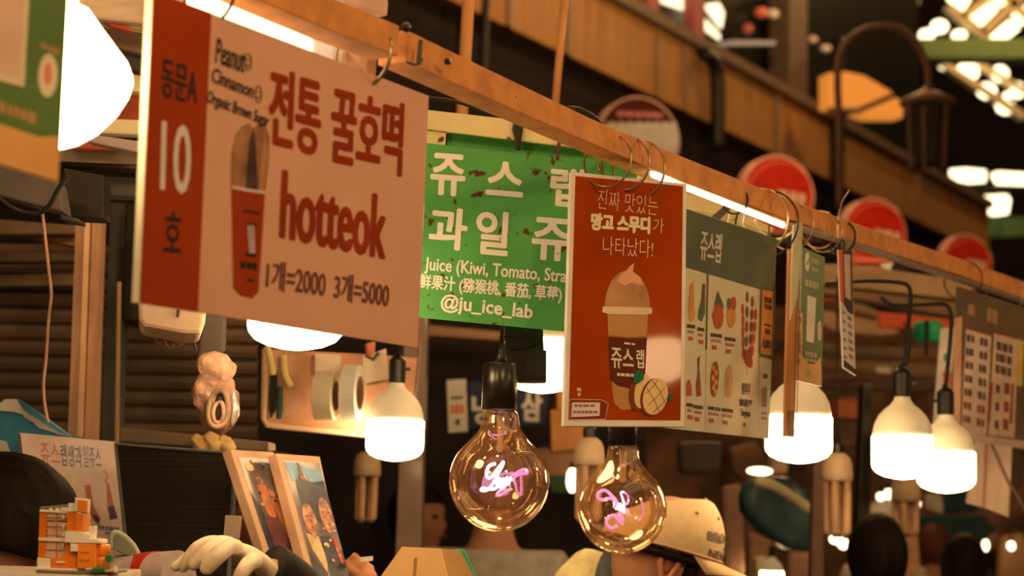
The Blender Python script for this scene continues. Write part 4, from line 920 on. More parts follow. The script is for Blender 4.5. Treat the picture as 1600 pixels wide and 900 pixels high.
# wrapped coil of hose
t = thing('wrapped_bundle', 'crumpled plastic-wrapped coil hanging below the dark strap', 'bundle', P(338, 682, 2.7))
def crump(p):
    n = noise.noise(p * 38) * .014 + noise.noise(p * 80) * .009
    return p * (1 + n / max(p.length, .02))
bc = P(338, 628, 2.7); k = px(2.7)
wrapm = mat('wrap_film', sc(150, 92, 54, .7), .28, vary=.5, scale=26, coat=.5, bump=.5)
def rumple(p):
    return p * (1 + .30 * noise.noise(p * 26 + Vector((3, 1, 2))) + .16 * noise.noise(p * 62))
obj('wrapping', ellipsoid(bc + Z * 2 * k, 36 * k, 22 * k, 52 * k, 30, 22, rumple), wrapm, t)
obj('neck', ellipsoid(bc + Z * 52 * k, 32 * k, 18 * k, 25 * k, 20, 14, rumple), mat('wrap_brown', sc(176, 112, 66, .7), .35, vary=.45, scale=30), t)
obj('hollow', ellipsoid(bc + Vector((9 * k, -20 * k, -14 * k)), 11 * k, 7 * k, 25 * k, 16, 10), M(34, 20, 12), t, smooth=True)  # dark solid standing in for the shade inside the coil
for q, (dx, dz, r1, r2, w, mm) in enumerate(((8, -12, 15, 30, 4.5, M(150, 98, 58, .35, k=.7, vary=.3)), (9, -18, 8, 17, 3.5, M(168, 108, 66, .4, k=.7)))):
    obj('coil', tube([bc + Vector((dx * k + math.cos(a) * r1 * k, -(24 + 3 * q + 3 * math.sin(2 * a + q)) * k, dz * k + math.sin(a) * r2 * k * (1 + .1 * math.sin(2 * a + 1)))) for a in [j * math.pi / 18 for j in range(36)]], w * k, 10, True), mm, t, smooth=True)
obj('foil_edge', ellipsoid(bc + Vector((30 * k, -14 * k, -10 * k)), 6 * k, 6 * k, 26 * k, 16, 12, crump), mat('foil', (.85, .78, .68), .2, metal=.6), t, smooth=True)

# pegboard with tapes
pg = turned(530, 610, 3.55, 16)
t = thing('pegboard', 'tan pegboard hung with cutters, tape rolls and papers', 'pegboard', pg.hit(530, 690))
bm_ = mat('peg_tan', sc(176, 106, 58, .6), .6, vary=.12)
obj('panel', prism(pg, [(412, 545), (600, 555), (655, 560), (640, 690), (560, 682), (420, 664)], .02), bm_, t)
obj('rim', tube([pg.hit(*p) + pg.n * .006 for p in [(413, 545), (411, 655), (416, 664), (430, 666), (556, 678)]], .006, 8), M(206, 132, 76, k=.6), t)
obj('rim', tube([pg.hit(*p) + pg.n * .006 for p in [(656, 470), (655, 560), (640, 690)]], .004, 8), brownboard, t)
def hung(name, label, cat, *parts):
    return tag(obj(name, join(*parts[0]), parts[1], smooth=False, bevel=0), label, cat)
q0 = pg.n * .075
def roll(cx, cy, rx, ry, w, m, label):
    c = pg.hit(cx, cy) + q0; d = 3.5; r = ry * px(d); ax = (pg.ex * .92 + pg.n * .4).normalized()
    t2 = thing('tape_roll', label, 'tape', c - Z * r)
    obj('band', lathe(c, [(r * .62, -w * px(d)), (r, -w * px(d)), (r, w * px(d)), (r * .62, w * px(d)), (r * .62, -w * px(d))], 36, ax, cap=False), m, t2, smooth=False)
    obj('core', lathe(c, [(r * .55, -w * px(d) * 1.02), (r * .62, -w * px(d) * 1.02), (r * .62, w * px(d) * 1.02), (r * .55, w * px(d) * 1.02), (r * .55, -w * px(d) * 1.02)], 36, ax, cap=False), M(112, 66, 38, k=.6), t2)
wt = mat('tape_white', sc(232, 196, 146, .85), .4); wt2 = mat('tape_cream', sc(216, 162, 104, .8), .4)
roll(500, 622, 20, 38, 15, wt2, 'wide cream tape roll, left one on the pegboard')
roll(540, 618, 14, 44, 12, wt, 'white tape roll with a visible hole, right one on the pegboard')
t2 = thing('tape_box', 'pale square box above the left tape roll on the pegboard', 'box', pg.hit(505, 590) + q0)
obj('carton', prism(pg, [(484, 556), (526, 558), (524, 590), (484, 588)], .05, .06), M(216, 156, 102, k=.75), t2, bevel=.004)
for q, (x0, m, lb) in enumerate(((416, M(222, 146, 66, k=.65), 'yellow'), (430, M(34, 62, 40, k=.6), 'dark green'))):
    t2 = thing('cutter', f'{lb} handled cutter hanging on the left of the pegboard', 'cutter', pg.hit(x0 + 8, 655) + q0)
    if q == 0:
        obj('handle', tube(spline([pg.hit(*p) + q0 for p in [(409, 546), (416, 575), (418, 590)]], 4), .007, 8), m, t2, smooth=True)
        obj('handle', tube(spline([pg.hit(*p) + q0 for p in [(434, 560), (437, 590), (446, 608)]], 4), .007, 8), m, t2, smooth=True)
        obj('blade', prism(pg, [(418, 586), (430, 584), (428, 640), (420, 655), (416, 640)], .008, .03), mat('dark_blade', (.03, .025, .02), .35, metal=.6), t2)
    else:
        obj('handle', prism(pg, [(429, 606), (436, 606), (435, 656), (428, 656)], .02, .05), m, t2, bevel=.003)
        obj('blade', prism(pg, [(430, 560), (434, 560), (436, 606), (429, 606)], .006, .045), brownboard, t2)
for k2, (pts, c, lb) in enumerate((([(566, 558), (602, 545), (606, 592), (566, 600)], (214, 150, 96), 'crumpled pale paper, upper one behind the lit lamp on the pegboard'), ([(562, 604), (604, 598), (600, 650), (568, 660)], (196, 126, 78), 'larger tan paper on the pegboard beside the lit lamp'),
        ([(440, 556), (476, 556), (474, 650), (442, 648)], (190, 118, 66), 'narrow tan sheet on the pegboard beside the cutters'))):
    tag(obj('paper_sheet', prism(pg, pts, .003, .008), M(*c, k=.65)), lb, 'paper')
t2 = thing('red_clip', 'orange-red clip hanging just below the hotteok sign', 'clip', pg.hit(576, 560) + q0)
obj('jaw', prism(pg, [(565, 540), (580, 536), (578, 556), (568, 562)], .02, .05), M(196, 92, 46, k=.6), t2, bevel=.003)
obj('spring', tube([pg.hit(*p) + q0 for p in [(560, 560), (572, 566), (580, 556)]], .004, 6), steel_dark, t2)
# column behind the first lamp, far shop board
fprism('support_column', 'grey-brown column wrapped in clear film behind the lit lamp by the pegboard', 'column', [(632, 480), (668, 482), (655, 960), (614, 960)], 4.3, .12, M(112, 74, 46, .35, k=.55, coat=.3))
bl = front(5.2)
t = thing('shop_board', 'dark blue shop board with two large pale letters, behind the first glass bulb', 'sign', bl.hit(795, 680))
obj('panel', prism(bl, [(734, 596), (858, 606), (852, 664), (734, 668)], .04), M(28, 30, 34, k=.45), t)
ik = Ink(bl); ik.LAY = .003; ik.text('w', '냉', (737, 616), (771, 617), (737, 664), 1.6, 2); ik.text('w', '삼', (815, 610), (848, 612), (814, 658), 1.8, 2)
ik.build(t, {'w': (M(214, 156, 106, k=.6), 'lettering')})
t = thing('shop_tag', 'narrow cream shop tag with a red block, left of the dark blue board', 'sign', bl.hit(713, 676))
obj('panel', prism(bl, [(698, 594), (728, 592), (731, 674), (701, 676)], .03), M(222, 160, 104, k=.6), t)
ik = Ink(bl); ik.LAY = .003; ik.dashes('r', 704, 632, 726, 632, 14, 3, 2); ik.dashes('d', 705, 620, 724, 619, 4, 4, 2); ik.dashes('d', 712, 655, 720, 655, 9, 1, 2)
ik.build(t, {'r': (M(206, 96, 50, k=.6), 'red_block'), 'd': (M(70, 50, 36, k=.6), 'dark_line')})
for k2, (pts, c, lb) in enumerate((([(860, 640), (930, 640), (928, 700), (862, 705)], (170, 96, 36), 'brown carton below the smoothie poster'), ([(870, 590), (934, 600), (934, 640), (870, 640)], (190, 108, 40), 'orange-brown carton behind the smoothie poster'), ([(840, 700), (900, 702), (900, 745), (850, 745)], (166, 102, 54), 'tan carton right of the first glass bulb'), ([(640, 505), (800, 520), (790, 532), (640, 522)], (150, 96, 50), 'slanting tan shelf under the green sign'))):
    fprism('carton' if k2 < 3 else 'shelf_board', lb, 'box' if k2 < 3 else 'shelf', pts, 5.0 + .25 * k2, .2, M(*c, k=.55))
fprism('green_crate', 'dim green crate edge right of the first glass bulb', 'crate', [(855, 742), (900, 742), (900, 770), (862, 770)], 5.3, .2, M(46, 62, 20, k=.5))
# back of the stalls: dark partition
obj('wall_partition', prism(front(6.2), [(380, 470), (1010, 490), (1010, 1000), (380, 1000)], .05), mat('dark_partition', sc(24, 15, 8, .5), .7, vary=.5, scale=3), kind='structure')
# ------------------------------------------------------------------ counter, toy, boards at the lower left
ct = P(100, 893, 2.3)
cpl = ct.z
t = thing('counter_shelf', 'cream edged counter shelf carrying the toy building, at the lower left corner', 'counter', Vector((ct.x, ct.y, 0)))
obj('top', wbox(P(-220, 893, 2.3).x, P(182, 893, 2.3).x, ct.y - .05, ct.y + .16, cpl - .012, cpl), mat('counter_laminate', sc(214, 158, 108, .75), .35, coat=.2), t, bevel=.003)
obj('lip', wbox(P(-220, 893, 2.3).x, P(182, 893, 2.3).x, ct.y - .056, ct.y - .05, cpl - .03, cpl + .001), mat('counter_lip', sc(226, 172, 120, .8), .35), t, bevel=.001)
obj('front_panel', wbox(P(-220, 893, 2.3).x + .02, P(176, 893, 2.3).x, ct.y - .02, ct.y + .14, 0, cpl - .012), M(70, 46, 28, k=.5), t)
# toy building of bricks
tb = thing('toy_building', 'orange and white toy brick building with clear windows on the counter shelf', 'toy', Vector((ct.x, ct.y + .02, cpl)))
td = front(2.3)
o_or = mat('orange_brick', (.88, .24, .02), .25, coat=.4, vary=.05); o_tr = mat('clear_orange_brick', (.92, .30, .03), .12, coat=.6, vary=.08); o_w = mat('white_brick', (.93, .90, .84), .3, coat=.3, vary=.03)
o_cl = bpy.data.materials.new('clear_brick'); o_cl.use_nodes = True; b = o_cl.node_tree.nodes['Principled BSDF']; b.inputs['Base Color'].default_value = (.95, .68, .52, 1); b.inputs['Roughness'].default_value = .1; b.inputs['Alpha'].default_value = .75; b.inputs['Coat Weight'].default_value = .6
o_gr = mat('green_brick', (.02, .20, .08), .25, coat=.4); o_gy = mat('grey_brick', (.28, .22, .17), .3, coat=.3)
def q4(x, y): return (40 + x / 6.925, 770 + y / 6.925)
def tbx(nm, pts, m, th=.05, off=0, bv=.0008): return obj(nm, prism(td, [q4(*p) for p in pts], th, off), m, tb, bevel=bv)
zb = (cpl - td.hit(100, 893).z)
tbx('base_plate', [(128, 828), (580, 840), (985, 848), (985, 874), (560, 874), (128, 856)], o_gy, .07, .006)
tbx('wall', [(150, 205), (232, 208), (215, 700), (132, 698)], o_or)
tbx('wall', [(450, 205), (560, 205), (560, 415), (450, 412)], o_or, .045, .002)
tbx('column', [(555, 210), (642, 235), (636, 418), (556, 418)], o_tr, .04, .008)
for yy in (205, 312, 405): tbx('window', [(232, yy), (446, yy + 8), (440, yy + 98), (228, yy + 92)], o_cl, .04, -.001)
for xx in (338,):
    tbx('window_bar', [(xx, 210), (xx + 5, 210), (xx + 2, 704), (xx - 3, 704)], mat('bar_brick', (.42, .20, .12), .3), .002, .0015)
for yy in (262, 358, 455, 610): tbx('window_bar', [(226, yy), (444, yy + 8), (444, yy + 12), (226, yy + 4)], mat('bar_brick', (.42, .20, .12), .3), .002, .0015)
for yy in (240, 340, 430, 545): tbx('window_glint', [(400, yy), (420, yy + 1), (416, yy + 46), (398, yy + 44)], o_w, .001, .0018)  # white slivers laid on as painted highlights of the panes
tbx('window', [(222, 522), (426, 532), (420, 704), (214, 698)], o_cl, .04, -.001)
tbx('floor_band', [(144, 484), (445, 492), (445, 532), (144, 520)], o_w, .052, .003)
tbx('roof_edge', [(158, 178), (456, 196), (456, 226), (156, 206)], o_w, .052, .003)
tbx('roof', [(158, 150), (480, 122), (480, 146), (400, 160), (158, 180)], o_gy, .045)
for xx in (250, 320, 385): tbx('roof_stud', [(xx, 162), (xx + 44, 160), (xx + 44, 190), (xx, 190)], o_w, .012, 0)
tbx('roof_block', [(385, 158), (470, 160), (470, 110), (550, 112), (550, 205), (385, 205)], o_w, .03, .004)
tbx('sign_frame', [(550, 52), (700, 72), (692, 230), (640, 225), (580, 205), (548, 200)], o_w, .010, .008)
tbx('sign_window', [(584, 74), (690, 86), (684, 218), (582, 202)], o_tr, .004, .011)
tbx('awning', [(448, 412), (625, 420), (700, 492), (815, 505), (822, 545), (446, 536)], o_w, .05, .012)
tbx('block', [(512, 545), (592, 552), (590, 634), (512, 632)], o_w, .02, .014)
tbx('chimney', [(694, 362), (765, 358), (755, 498), (702, 498)], o_w, .012, .004)
tbx('wall', [(440, 532), (515, 540), (512, 640), (590, 640), (582, 822), (440, 812), (280, 806), (280, 700), (425, 706)], o_or, .05, .004)
tbx('handle', [(345, 740), (440, 742), (440, 762), (345, 762)], o_w, .003, .007)
tbx('wall', [(128, 700), (278, 708), (276, 815), (126, 826)], o_w, .05, .002)
tbx('floor_band', [(126, 806), (580, 818), (580, 846), (126, 828)], o_w, .054, .006)
tbx('wall', [(588, 548), (780, 552), (780, 808), (584, 816)], o_tr, .05, .012)
for x0, y0 in ((600, 610), (655, 612), (600, 700), (655, 700)): 
    for e in range(1): tbx('stud', ell(x0 + 40, y0 + 18, 16, 16, 12), o_tr, .004, .015)
def tcyl(x, y0, y1, r, m):
    a, b2 = td.hit(*q4(x, y1)), td.hit(*q4(x, y0)); k = r / 6.925 * px(2.3)
    return obj('rounded_wall', lathe(a - td.n * .012, [(k * .8, 0), (k, .001), (k, (b2 - a).z * .8), (k * .85, (b2 - a).z * .96), (k * .4, (b2 - a).z)], 24), m, tb, smooth=True)
tcyl(800, 548, 680, 92, o_tr); tcyl(796, 684, 812, 92, o_tr)
tbx('bush', [(722, 842), (760, 808), (880, 806), (880, 856), (722, 858)], o_gr, .02, .014); tbx('tree_top', [(884, 672), (950, 672), (950, 742), (890, 740)], o_gr, .014, .012)
tbx('tree_trunk', [(908, 742), (930, 742), (930, 850), (908, 850)], o_gy, .006, .010); tbx('post', [(966, 792), (996, 792), (1000, 862), (970, 862)], o_w, .008, .008)
tbx('tile', [(878, 832), (965, 828), (965, 858), (878, 858)], mat('tan_brick', (.6, .36, .2), .3), .02, .012)

# drinks poster
dp = turned(120, 770, 3.08, 14, 6)
t = board('drinks_poster', 'cream drinks poster with an outlined heading and three printed glasses, behind the toy building', 'poster', dp, [(28, 676), (180, 690), (206, 960), (60, 960)], .006, M(206, 142, 98, k=.62), bevel=.001)
i = Ink(dp)
i.poly('e', [(27, 676), (32, 677), (64, 960), (58, 960)], 1)
for col, s, a, b2, c in (('h1', '쥬스', (62, 692), (92, 694), (65, 726)), ('h2', '랩생과', (94, 694), (127, 697), (96, 728)), ('h3', '일쥬스', (129, 696), (157, 699), (131, 730))): i.text(col, s, a, b2, c, .2, 2)
i.poly('g1', [(132, 758), (141, 757), (146, 790), (158, 812), (152, 818), (140, 806)], 2); i.poly('g1', [(167, 755), (170, 756), (177, 786), (183, 808), (173, 812), (168, 790)], 2)
i.poly('g2', [(168, 792), (178, 790), (184, 810), (172, 812)], 3); i.poly('g2', [(144, 802), (154, 808), (156, 820), (148, 812)], 3)
i.stroke('h1', [(163, 734), (168, 744), (165, 752), (170, 760)], 2, 2); i.poly('g3', ell(115, 748, 3, 10, 10), 2); i.poly('g3', ell(112, 775, 4, 18, 12), 2)
i.dashes('h2', 150, 820, 188, 825, 6, 5, 2); i.dashes('h2', 165, 831, 188, 834, 4, 4, 2)
i.build(t, {'e': (M(74, 46, 30), 'poster_edge'), 'h1': (M(190, 92, 58, k=.62), 'heading'), 'h2': (M(96, 88, 74, k=.62), 'heading'), 'h3': (M(112, 102, 90, k=.62), 'heading'), 'g1': (M(160, 84, 54, k=.62), 'printed_glass'), 'g2': (M(72, 46, 40, k=.62), 'printed_berries'), 'g3': (M(204, 152, 86, k=.62), 'printed_glass')})
# blue plastic bag
bg = turned(40, 660, 3.17, 10)
t = thing('plastic_bag', 'blue plastic bag with white stripes behind the drinks poster', 'bag', bg.hit(40, 760))
blue = mat('blue_film', (.02, .22, .42), .3, coat=.4, vary=.5, scale=9); wst = mat('white_film', (.62, .62, .58), .35, coat=.3)
def puff(pts, th, m, nm, off=0):
    o = obj(nm, prism(bg, pts, th, off), m, t, bevel=.012 if th > .04 else .001, smooth=False); return o
puff([(-30, 660), (8, 626), (28, 622), (64, 646), (110, 680), (170, 690), (150, 720), (60, 760), (-30, 770)], .08, blue, 'body')
puff([(-30, 652), (8, 624), (26, 624), (42, 650), (22, 644), (0, 642), (-30, 656)], .004, wst, 'stripe', .004)
puff([(30, 632), (44, 652), (62, 668), (110, 682), (92, 679), (58, 664), (38, 652)], .004, wst, 'stripe', .005)
puff([(-30, 680), (10, 690), (18, 710), (-5, 716), (-30, 706)], .004, wst, 'stripe', .005)
# black mesh screen
mpn = turned(270, 770, 2.95, -6)
t = thing('mesh_screen', 'black ribbed screen in a thin dark frame behind the gloved hand', 'screen', mpn.hit(270, 870))
obj('panel', prism(mpn, [(181, 694), (368, 708), (356, 960), (206, 960)], .02), mat('ribbed_black', (.010, .008, .006), .6, vary=.4, scale=1, stretch=(1, 1, 160), bump=.6), t)
obj('frame', tube([mpn.hit(*p) + mpn.n * .002 for p in [(206, 930), (181, 694), (368, 708), (356, 930)]], .004, 6), mat('frame_grey', sc(90, 72, 52, .55), .4), t)
fprism('shelf_board', 'dull brown shelf above the black screen with small jars behind', 'shelf', [(186, 668), (420, 690), (420, 706), (186, 690)], 3.25, .1, M(96, 66, 36, k=.5))
t = thing('snack_heap', 'yellowish heap under the wrapped bundle behind the black screen', 'food', P(330, 712, 3.2))
for q, (a, b2, r) in enumerate(((310, 692, 14), (332, 690, 16), (352, 694, 14))): obj('piece', ellipsoid(P(a, b2, 3.2), r * px(3.2), r * px(3.2), r * px(3.2), 16, 10, crump), M(190, 128, 60, k=.6), t, smooth=True)
fprism('small_card', 'small brown card clipped beside the black screen', 'card', [(352, 805), (378, 806), (374, 842), (349, 840)], 2.72, .004, M(132, 92, 54, k=.55), bevel=.0005)
# leaning photo boards
def photoboard(label, tl, tr, br, bl, d, seed, m2):
    pl_ = turned((tl[0] + br[0]) / 2, (tl[1] + br[1]) / 2, d, 56, 17)
    t = board('photo_board', label, 'picture', pl_, [tl, tr, br, bl], .02, M(208, 138, 80, k=.78), part='frame', bevel=.002)
    def L(u, v): return (tl[0] + (tr[0] - tl[0]) * u + (bl[0] - tl[0]) * v, tl[1] + (tr[1] - tl[1]) * u + (bl[1] - tl[1]) * v)
    i = Ink(pl_); i.LAY = .0006; rg = random.Random(seed)
    i.poly('bg', [L(.13, .05), L(.93, .055), L(.93, 1), L(.13, 1)], 1)
    return t, i, L, rg
def pb(i, L, key, pts, lay=2): i.poly(key, [L(u, v) for u, v in pts], lay)
def blob(L, u, v, ru, rv, rot=0): return [L(u + ru * math.cos(a) , v + rv * math.sin(a)) for a in [j * math.pi / 9 for j in range(18)]]
picm = {'bg': (mat('photo_brown', sc(104, 74, 52, .6), .3, vary=.4, scale=20, coat=.4), 'photo'), 'or': (mat('photo_orange', sc(186, 92, 40, .6), .35, vary=.3, scale=30), 'photo_garment'), 'mr': (mat('photo_maroon', sc(98, 46, 32, .6), .35, vary=.3, scale=30), 'photo_skirt'),
        'tn': (mat('photo_tan', sc(204, 132, 70, .6), .35, vary=.25, scale=30), 'photo_figure'), 'dk': (mat('photo_dark', sc(52, 42, 36, .6), .35, vary=.3, scale=30), 'photo_shadow'), 'sk': (mat('photo_skin', sc(160, 92, 54, .6), .35, vary=.5, scale=70), 'photo_face'),
        'bl': (mat('photo_blue', sc(104, 118, 116, .6), .35, vary=.2), 'photo_sky'), 'rd': (mat('photo_red', sc(170, 48, 26, .6), .35), 'photo_red_detail')}
t, i, L, rg = photoboard('left leaning photo board with orange robed figures, behind the gloved hand', (360, 702), (428, 706), (485, 926), (432, 922), 2.85, 3, None)
i.poly('tn', blob(L, .3, .12, .1, .03), 2)
for u, v in ((.42, .22), (.62, .3)): i.poly('sk', blob(L, u, v, .08, .03), 3)
pb(i, L, 'or', [(.34, .25), (.54, .24), (.56, .46), (.46, .50), (.36, .44)]); pb(i, L, 'or', [(.54, .34), (.74, .33), (.86, .62), (.66, .62)], 3)
pb(i, L, 'mr', [(.30, .46), (.54, .48), (.66, .98), (.30, .98)]); pb(i, L, 'mr', [(.58, .62), (.82, .62), (.92, .96), (.66, .98)], 3); pb(i, L, 'tn', [(.80, .5), (.93, .55), (.93, 1), (.84, .9)], 3)
pb(i, L, 'dk', [(.13, .3), (.28, .44), (.32, .9), (.2, .98), (.14, .8)]); pb(i, L, 'bl', [(.72, .10), (.92, .10), (.92, .30), (.80, .22)])
for k in range(12): i.poly(rg.choice(['tn', 'dk', 'or', 'bl']), blob(L, rg.uniform(.2, .88), rg.uniform(.07, .4), .035, .012), 4)
i.build(t, picm, split=('or', 'rd'))
t, i, L, rg = photoboard('right leaning photo board showing two dark-haired faces, beside the lit lamp', (431, 708), (500, 713), (545, 928), (488, 922), 2.88, 5, None)
pb(i, L, 'bl', [(.13, .06), (.40, .06), (.36, .18), (.2, .2)]); pb(i, L, 'bl', [(.48, .08), (.92, .12), (.92, .24), (.6, .2)])
pb(i, L, 'dk', [(.30, .06), (.46, .06), (.5, .18), (.64, .2), (.92, .18), (.93, .4), (.74, .42), (.60, .5), (.4, .46), (.26, .34)])
i.poly('sk', blob(L, .36, .48, .15, .12), 3); i.poly('sk', blob(L, .76, .44, .14, .13), 3)
for u, v in ((.30, .455), (.42, .455), (.71, .415), (.83, .415)): i.poly('mr', blob(L, u, v, .03, .006), 4)
for u, v in ((.37, .535), (.77, .505)): i.poly('mr', blob(L, u, v, .035, .005), 4)
for u, v in ((.30, .52), (.70, .49)): i.poly('or', blob(L, u, v, .05, .03), 4)
pb(i, L, 'tn', [(.2, .58), (.46, .6), (.52, .78), (.44, .86), (.24, .7)]); pb(i, L, 'dk', [(.16, .72), (.44, .86), (.46, 1), (.14, 1)]); pb(i, L, 'dk', [(.5, .6), (.7, .58), (.92, .7), (.92, 1), (.5, 1)]); pb(i, L, 'rd', [(.76, .6), (.86, .62), (.88, .8), (.80, .78)], 3)
i.poly('rd', blob(L, .42, .17, .04, .012), 4); i.poly('tn', blob(L, .58, .66, .06, .02), 4)
for k in range(14): i.poly(rg.choice(['tn', 'dk', 'sk']), blob(L, rg.uniform(.2, .88), rg.uniform(.5, .8), .03, .01), 4)
i.build(t, picm, split=('or', 'rd'))
# kraft box and neighbours
kb = turned(660, 880, 2.7, 4, 14)
kraft = mat('kraft_card', sc(196, 128, 58, .78), .6, vary=.08, scale=10)
t = thing('kraft_box', 'folded kraft cardboard box with slanting sides at the lower edge', 'box', kb.hit(665, 960))
obj('panel', prism(kb, [(628, 854), (690, 857), (716, 960), (552, 960)], .02), kraft, t, bevel=.001)
obj('side_panel', prism(Plane(kb.hit(690, 857), kb.n + kb.ex * .5, None), [(690, 857), (720, 860), (770, 960), (712, 960)], .02), mat('kraft_side', sc(176, 112, 48, .78), .6), t, bevel=.001)
obj('tab', prism(kb, [(647, 872), (652, 872), (650, 900), (645, 900)], .002, .001), mat('kraft_dark', sc(120, 72, 30, .6), .6), t)
fprism('green_folder', 'green folder corner behind the kraft box', 'folder', [(706, 858), (726, 858), (746, 905), (740, 930), (716, 905)], 2.85, .01, M(38, 110, 54, k=.55))
t = thing('bread_piece', 'browned roll at the lower edge between photo boards and kraft box', 'food', P(566, 905, 3.0))
obj('crust', ellipsoid(P(560, 894, 3.0), 30 * px(3), 24 * px(3), 24 * px(3), 24, 14, crump), M(152, 84, 40, .5, k=.6, vary=.3, scale=30), t, smooth=True)
obj('paper', prism(front(2.98), [(562, 871), (582, 869), (582, 876), (564, 878)], .01), M(216, 168, 120, k=.7), t)
t = thing('round_tray', 'grey-green curved tray rim beside the striped sleeve', 'tray', P(196, 872, 2.64))
obj('rim', tube(spline([P(x, y, 2.64) for x, y in [(176, 858), (174, 842), (180, 832), (194, 838), (208, 852), (216, 866)]], 5), .0045, 8), M(150, 124, 82, k=.6), t, smooth=True)
obj('dish', prism(front(2.655), [(176, 858), (176, 840), (184, 833), (196, 840), (211, 856), (218, 872), (198, 868)], .02), M(92, 78, 46, .4, k=.55), t, bevel=.002)
# ------------------------------------------------------------------ people
def skinned(nodes, edges, root, sub=2):
    """continuous surface grown on a skeleton: nodes {name: (Vector, radius)}"""
    names = list(nodes); me = bpy.data.meshes.new('skeleton')
    me.from_pydata([tuple(nodes[n][0]) for n in names], [(names.index(a), names.index(b)) for a, b in edges], [])
    o = bpy.data.objects.new('skeleton', me); COL.objects.link(o)
    o.modifiers.new('k', 'SKIN'); s = o.modifiers.new('s', 'SUBSURF'); s.levels = sub; s.render_levels = sub
    for i, n in enumerate(names):
        r = nodes[n][1]; r = r if isinstance(r, tuple) else (r, r)
        me.skin_vertices[0].data[i].radius = r; me.skin_vertices[0].data[i].use_root = (n == root)
    dg = bpy.context.evaluated_depsgraph_get(); dg.update()
    m2 = bpy.data.meshes.new_from_object(o.evaluated_get(dg))
    r = ([v.co.copy() for v in m2.vertices], [tuple(p.vertices) for p in m2.polygons])
    bpy.data.objects.remove(o); bpy.data.meshes.remove(me); bpy.data.meshes.remove(m2); return r
def fuse(vf, voxel):
    me = bpy.data.meshes.new('fused'); me.from_pydata([tuple(v) for v in vf[0]], [], vf[1])
    o = bpy.data.objects.new('fused', me); COL.objects.link(o)
    m = o.modifiers.new('r', 'REMESH'); m.mode = 'VOXEL'; m.voxel_size = voxel
    s = o.modifiers.new('m', 'SMOOTH'); s.iterations = 2
    dg = bpy.context.evaluated_depsgraph_get(); dg.update()
    m2 = bpy.data.meshes.new_from_object(o.evaluated_get(dg))
    r = ([v.co.copy() for v in m2.vertices], [tuple(p.vertices) for p in m2.polygons])
    bpy.data.objects.remove(o); bpy.data.meshes.remove(me); bpy.data.meshes.remove(m2); return r
def head_fn(p):
    """turn an ellipsoid into a head facing -Y: jaw, cheeks, brow, eye hollows, nose"""
    x, y, z = p; t = z / .118
    w = 1 - .26 * max(0, -t) ** 1.6
    x *= w
    if y < 0:
        y *= .96 + .05 * max(0, -t)
        fr = max(0, -y / .10) ** 2
        y += .012 * math.exp(-((z - .012) / .014) ** 2) * math.exp(-((abs(x) - .032) / .016) ** 2) * fr      # eye hollows
        y -= .026 * math.exp(-(x / .011) ** 2) * math.exp(-((z + .018) / .017) ** 2) * fr                     # nose
        y -= .008 * math.exp(-(x / .022) ** 2) * math.exp(-((z + .052) / .010) ** 2) * fr                     # lips
        y -= .010 * math.exp(-(x / .024) ** 2) * math.exp(-((z + .095) / .018) ** 2)                          # chin
        y -= .005 * math.exp(-((z - .034) / .012) ** 2) * fr                                                  # brow
    else:
        y *= 1.06
    return Vector((x, y, z))
BODY = {'pelvis': ((0, 0, .93), (.15, .11)), 'belly': ((0, 0, 1.06), (.135, .10)), 'chest': ((0, .01, 1.24), (.15, .105)), 'neck0': ((0, .02, 1.385), (.075, .065)), 'neck1': ((0, .015, 1.47), (.054, .054)), 'skull': ((0, .01, 1.53), (.05, .05)),
        'shl': ((.165, .015, 1.335), .062), 'ell': ((.225, .03, 1.08), .045), 'wrl': ((.22, -.05, .85), .030), 'hal': ((.215, -.07, .76), (.040, .018)),
        'shr': ((-.165, .015, 1.335), .062), 'elr': ((-.225, .03, 1.08), .045), 'wrr': ((-.22, -.05, .85), .030), 'har': ((-.215, -.07, .76), (.040, .018)),
        'hil': ((.09, 0, .86), .088), 'knl': ((.10, -.01, .48), .058), 'anl': ((.10, .02, .09), .040), 'tol': ((.11, -.12, .035), (.040, .03)),
        'hir': ((-.09, 0, .86), .088), 'knr': ((-.10, -.01, .48), .058), 'anr': ((-.10, .02, .09), .040), 'tor': ((-.11, -.12, .035), (.040, .03))}
EDG = [('pelvis', 'belly'), ('belly', 'chest'), ('chest', 'neck0'), ('neck0', 'neck1'), ('neck1', 'skull'), ('chest', 'shl'), ('shl', 'ell'), ('ell', 'wrl'), ('wrl', 'hal'), ('chest', 'shr'), ('shr', 'elr'), ('elr', 'wrr'), ('wrr', 'har'),
       ('pelvis', 'hil'), ('hil', 'knl'), ('knl', 'anl'), ('anl', 'tol'), ('pelvis', 'hir'), ('hir', 'knr'), ('knr', 'anr'), ('anr', 'tor')]
HC = Vector((0, -.005, 1.585))
def fingers(side):
    out = []
    for k, (dx, ln) in enumerate(((-.03, .075), (-.01, .085), (.01, .08), (.028, .062))):
        a = Vector((side * .215, -.07 + dx * 1, .735)); out.append(tube([a, a + Vector((0, -.004, -ln * .5)), a + Vector((-side * .012, -.006, -ln))], .0085, 8, taper=lambda u: 1 - .3 * u))
    a = Vector((side * .205, -.105, .80)); out.append(tube([a, a + Vector((-side * .01, -.022, -.03)), a + Vector((-side * .012, -.028, -.058))], .010, 8, taper=lambda u: 1 - .3 * u))
    return out
_bm = skinned({k: (Vector(v[0]), v[1]) for k, v in BODY.items()}, EDG, 'pelvis')
_ear = [ellipsoid(HC + Vector((s * .076, .012, -.008)), .010, .020, .031, 14, 10) for s in (1, -1)]
BASE = fuse(join(_bm, ellipsoid(HC, .076, .098, .118, 40, 28, head_fn), *_ear, *fingers(1), *fingers(-1)), .007)
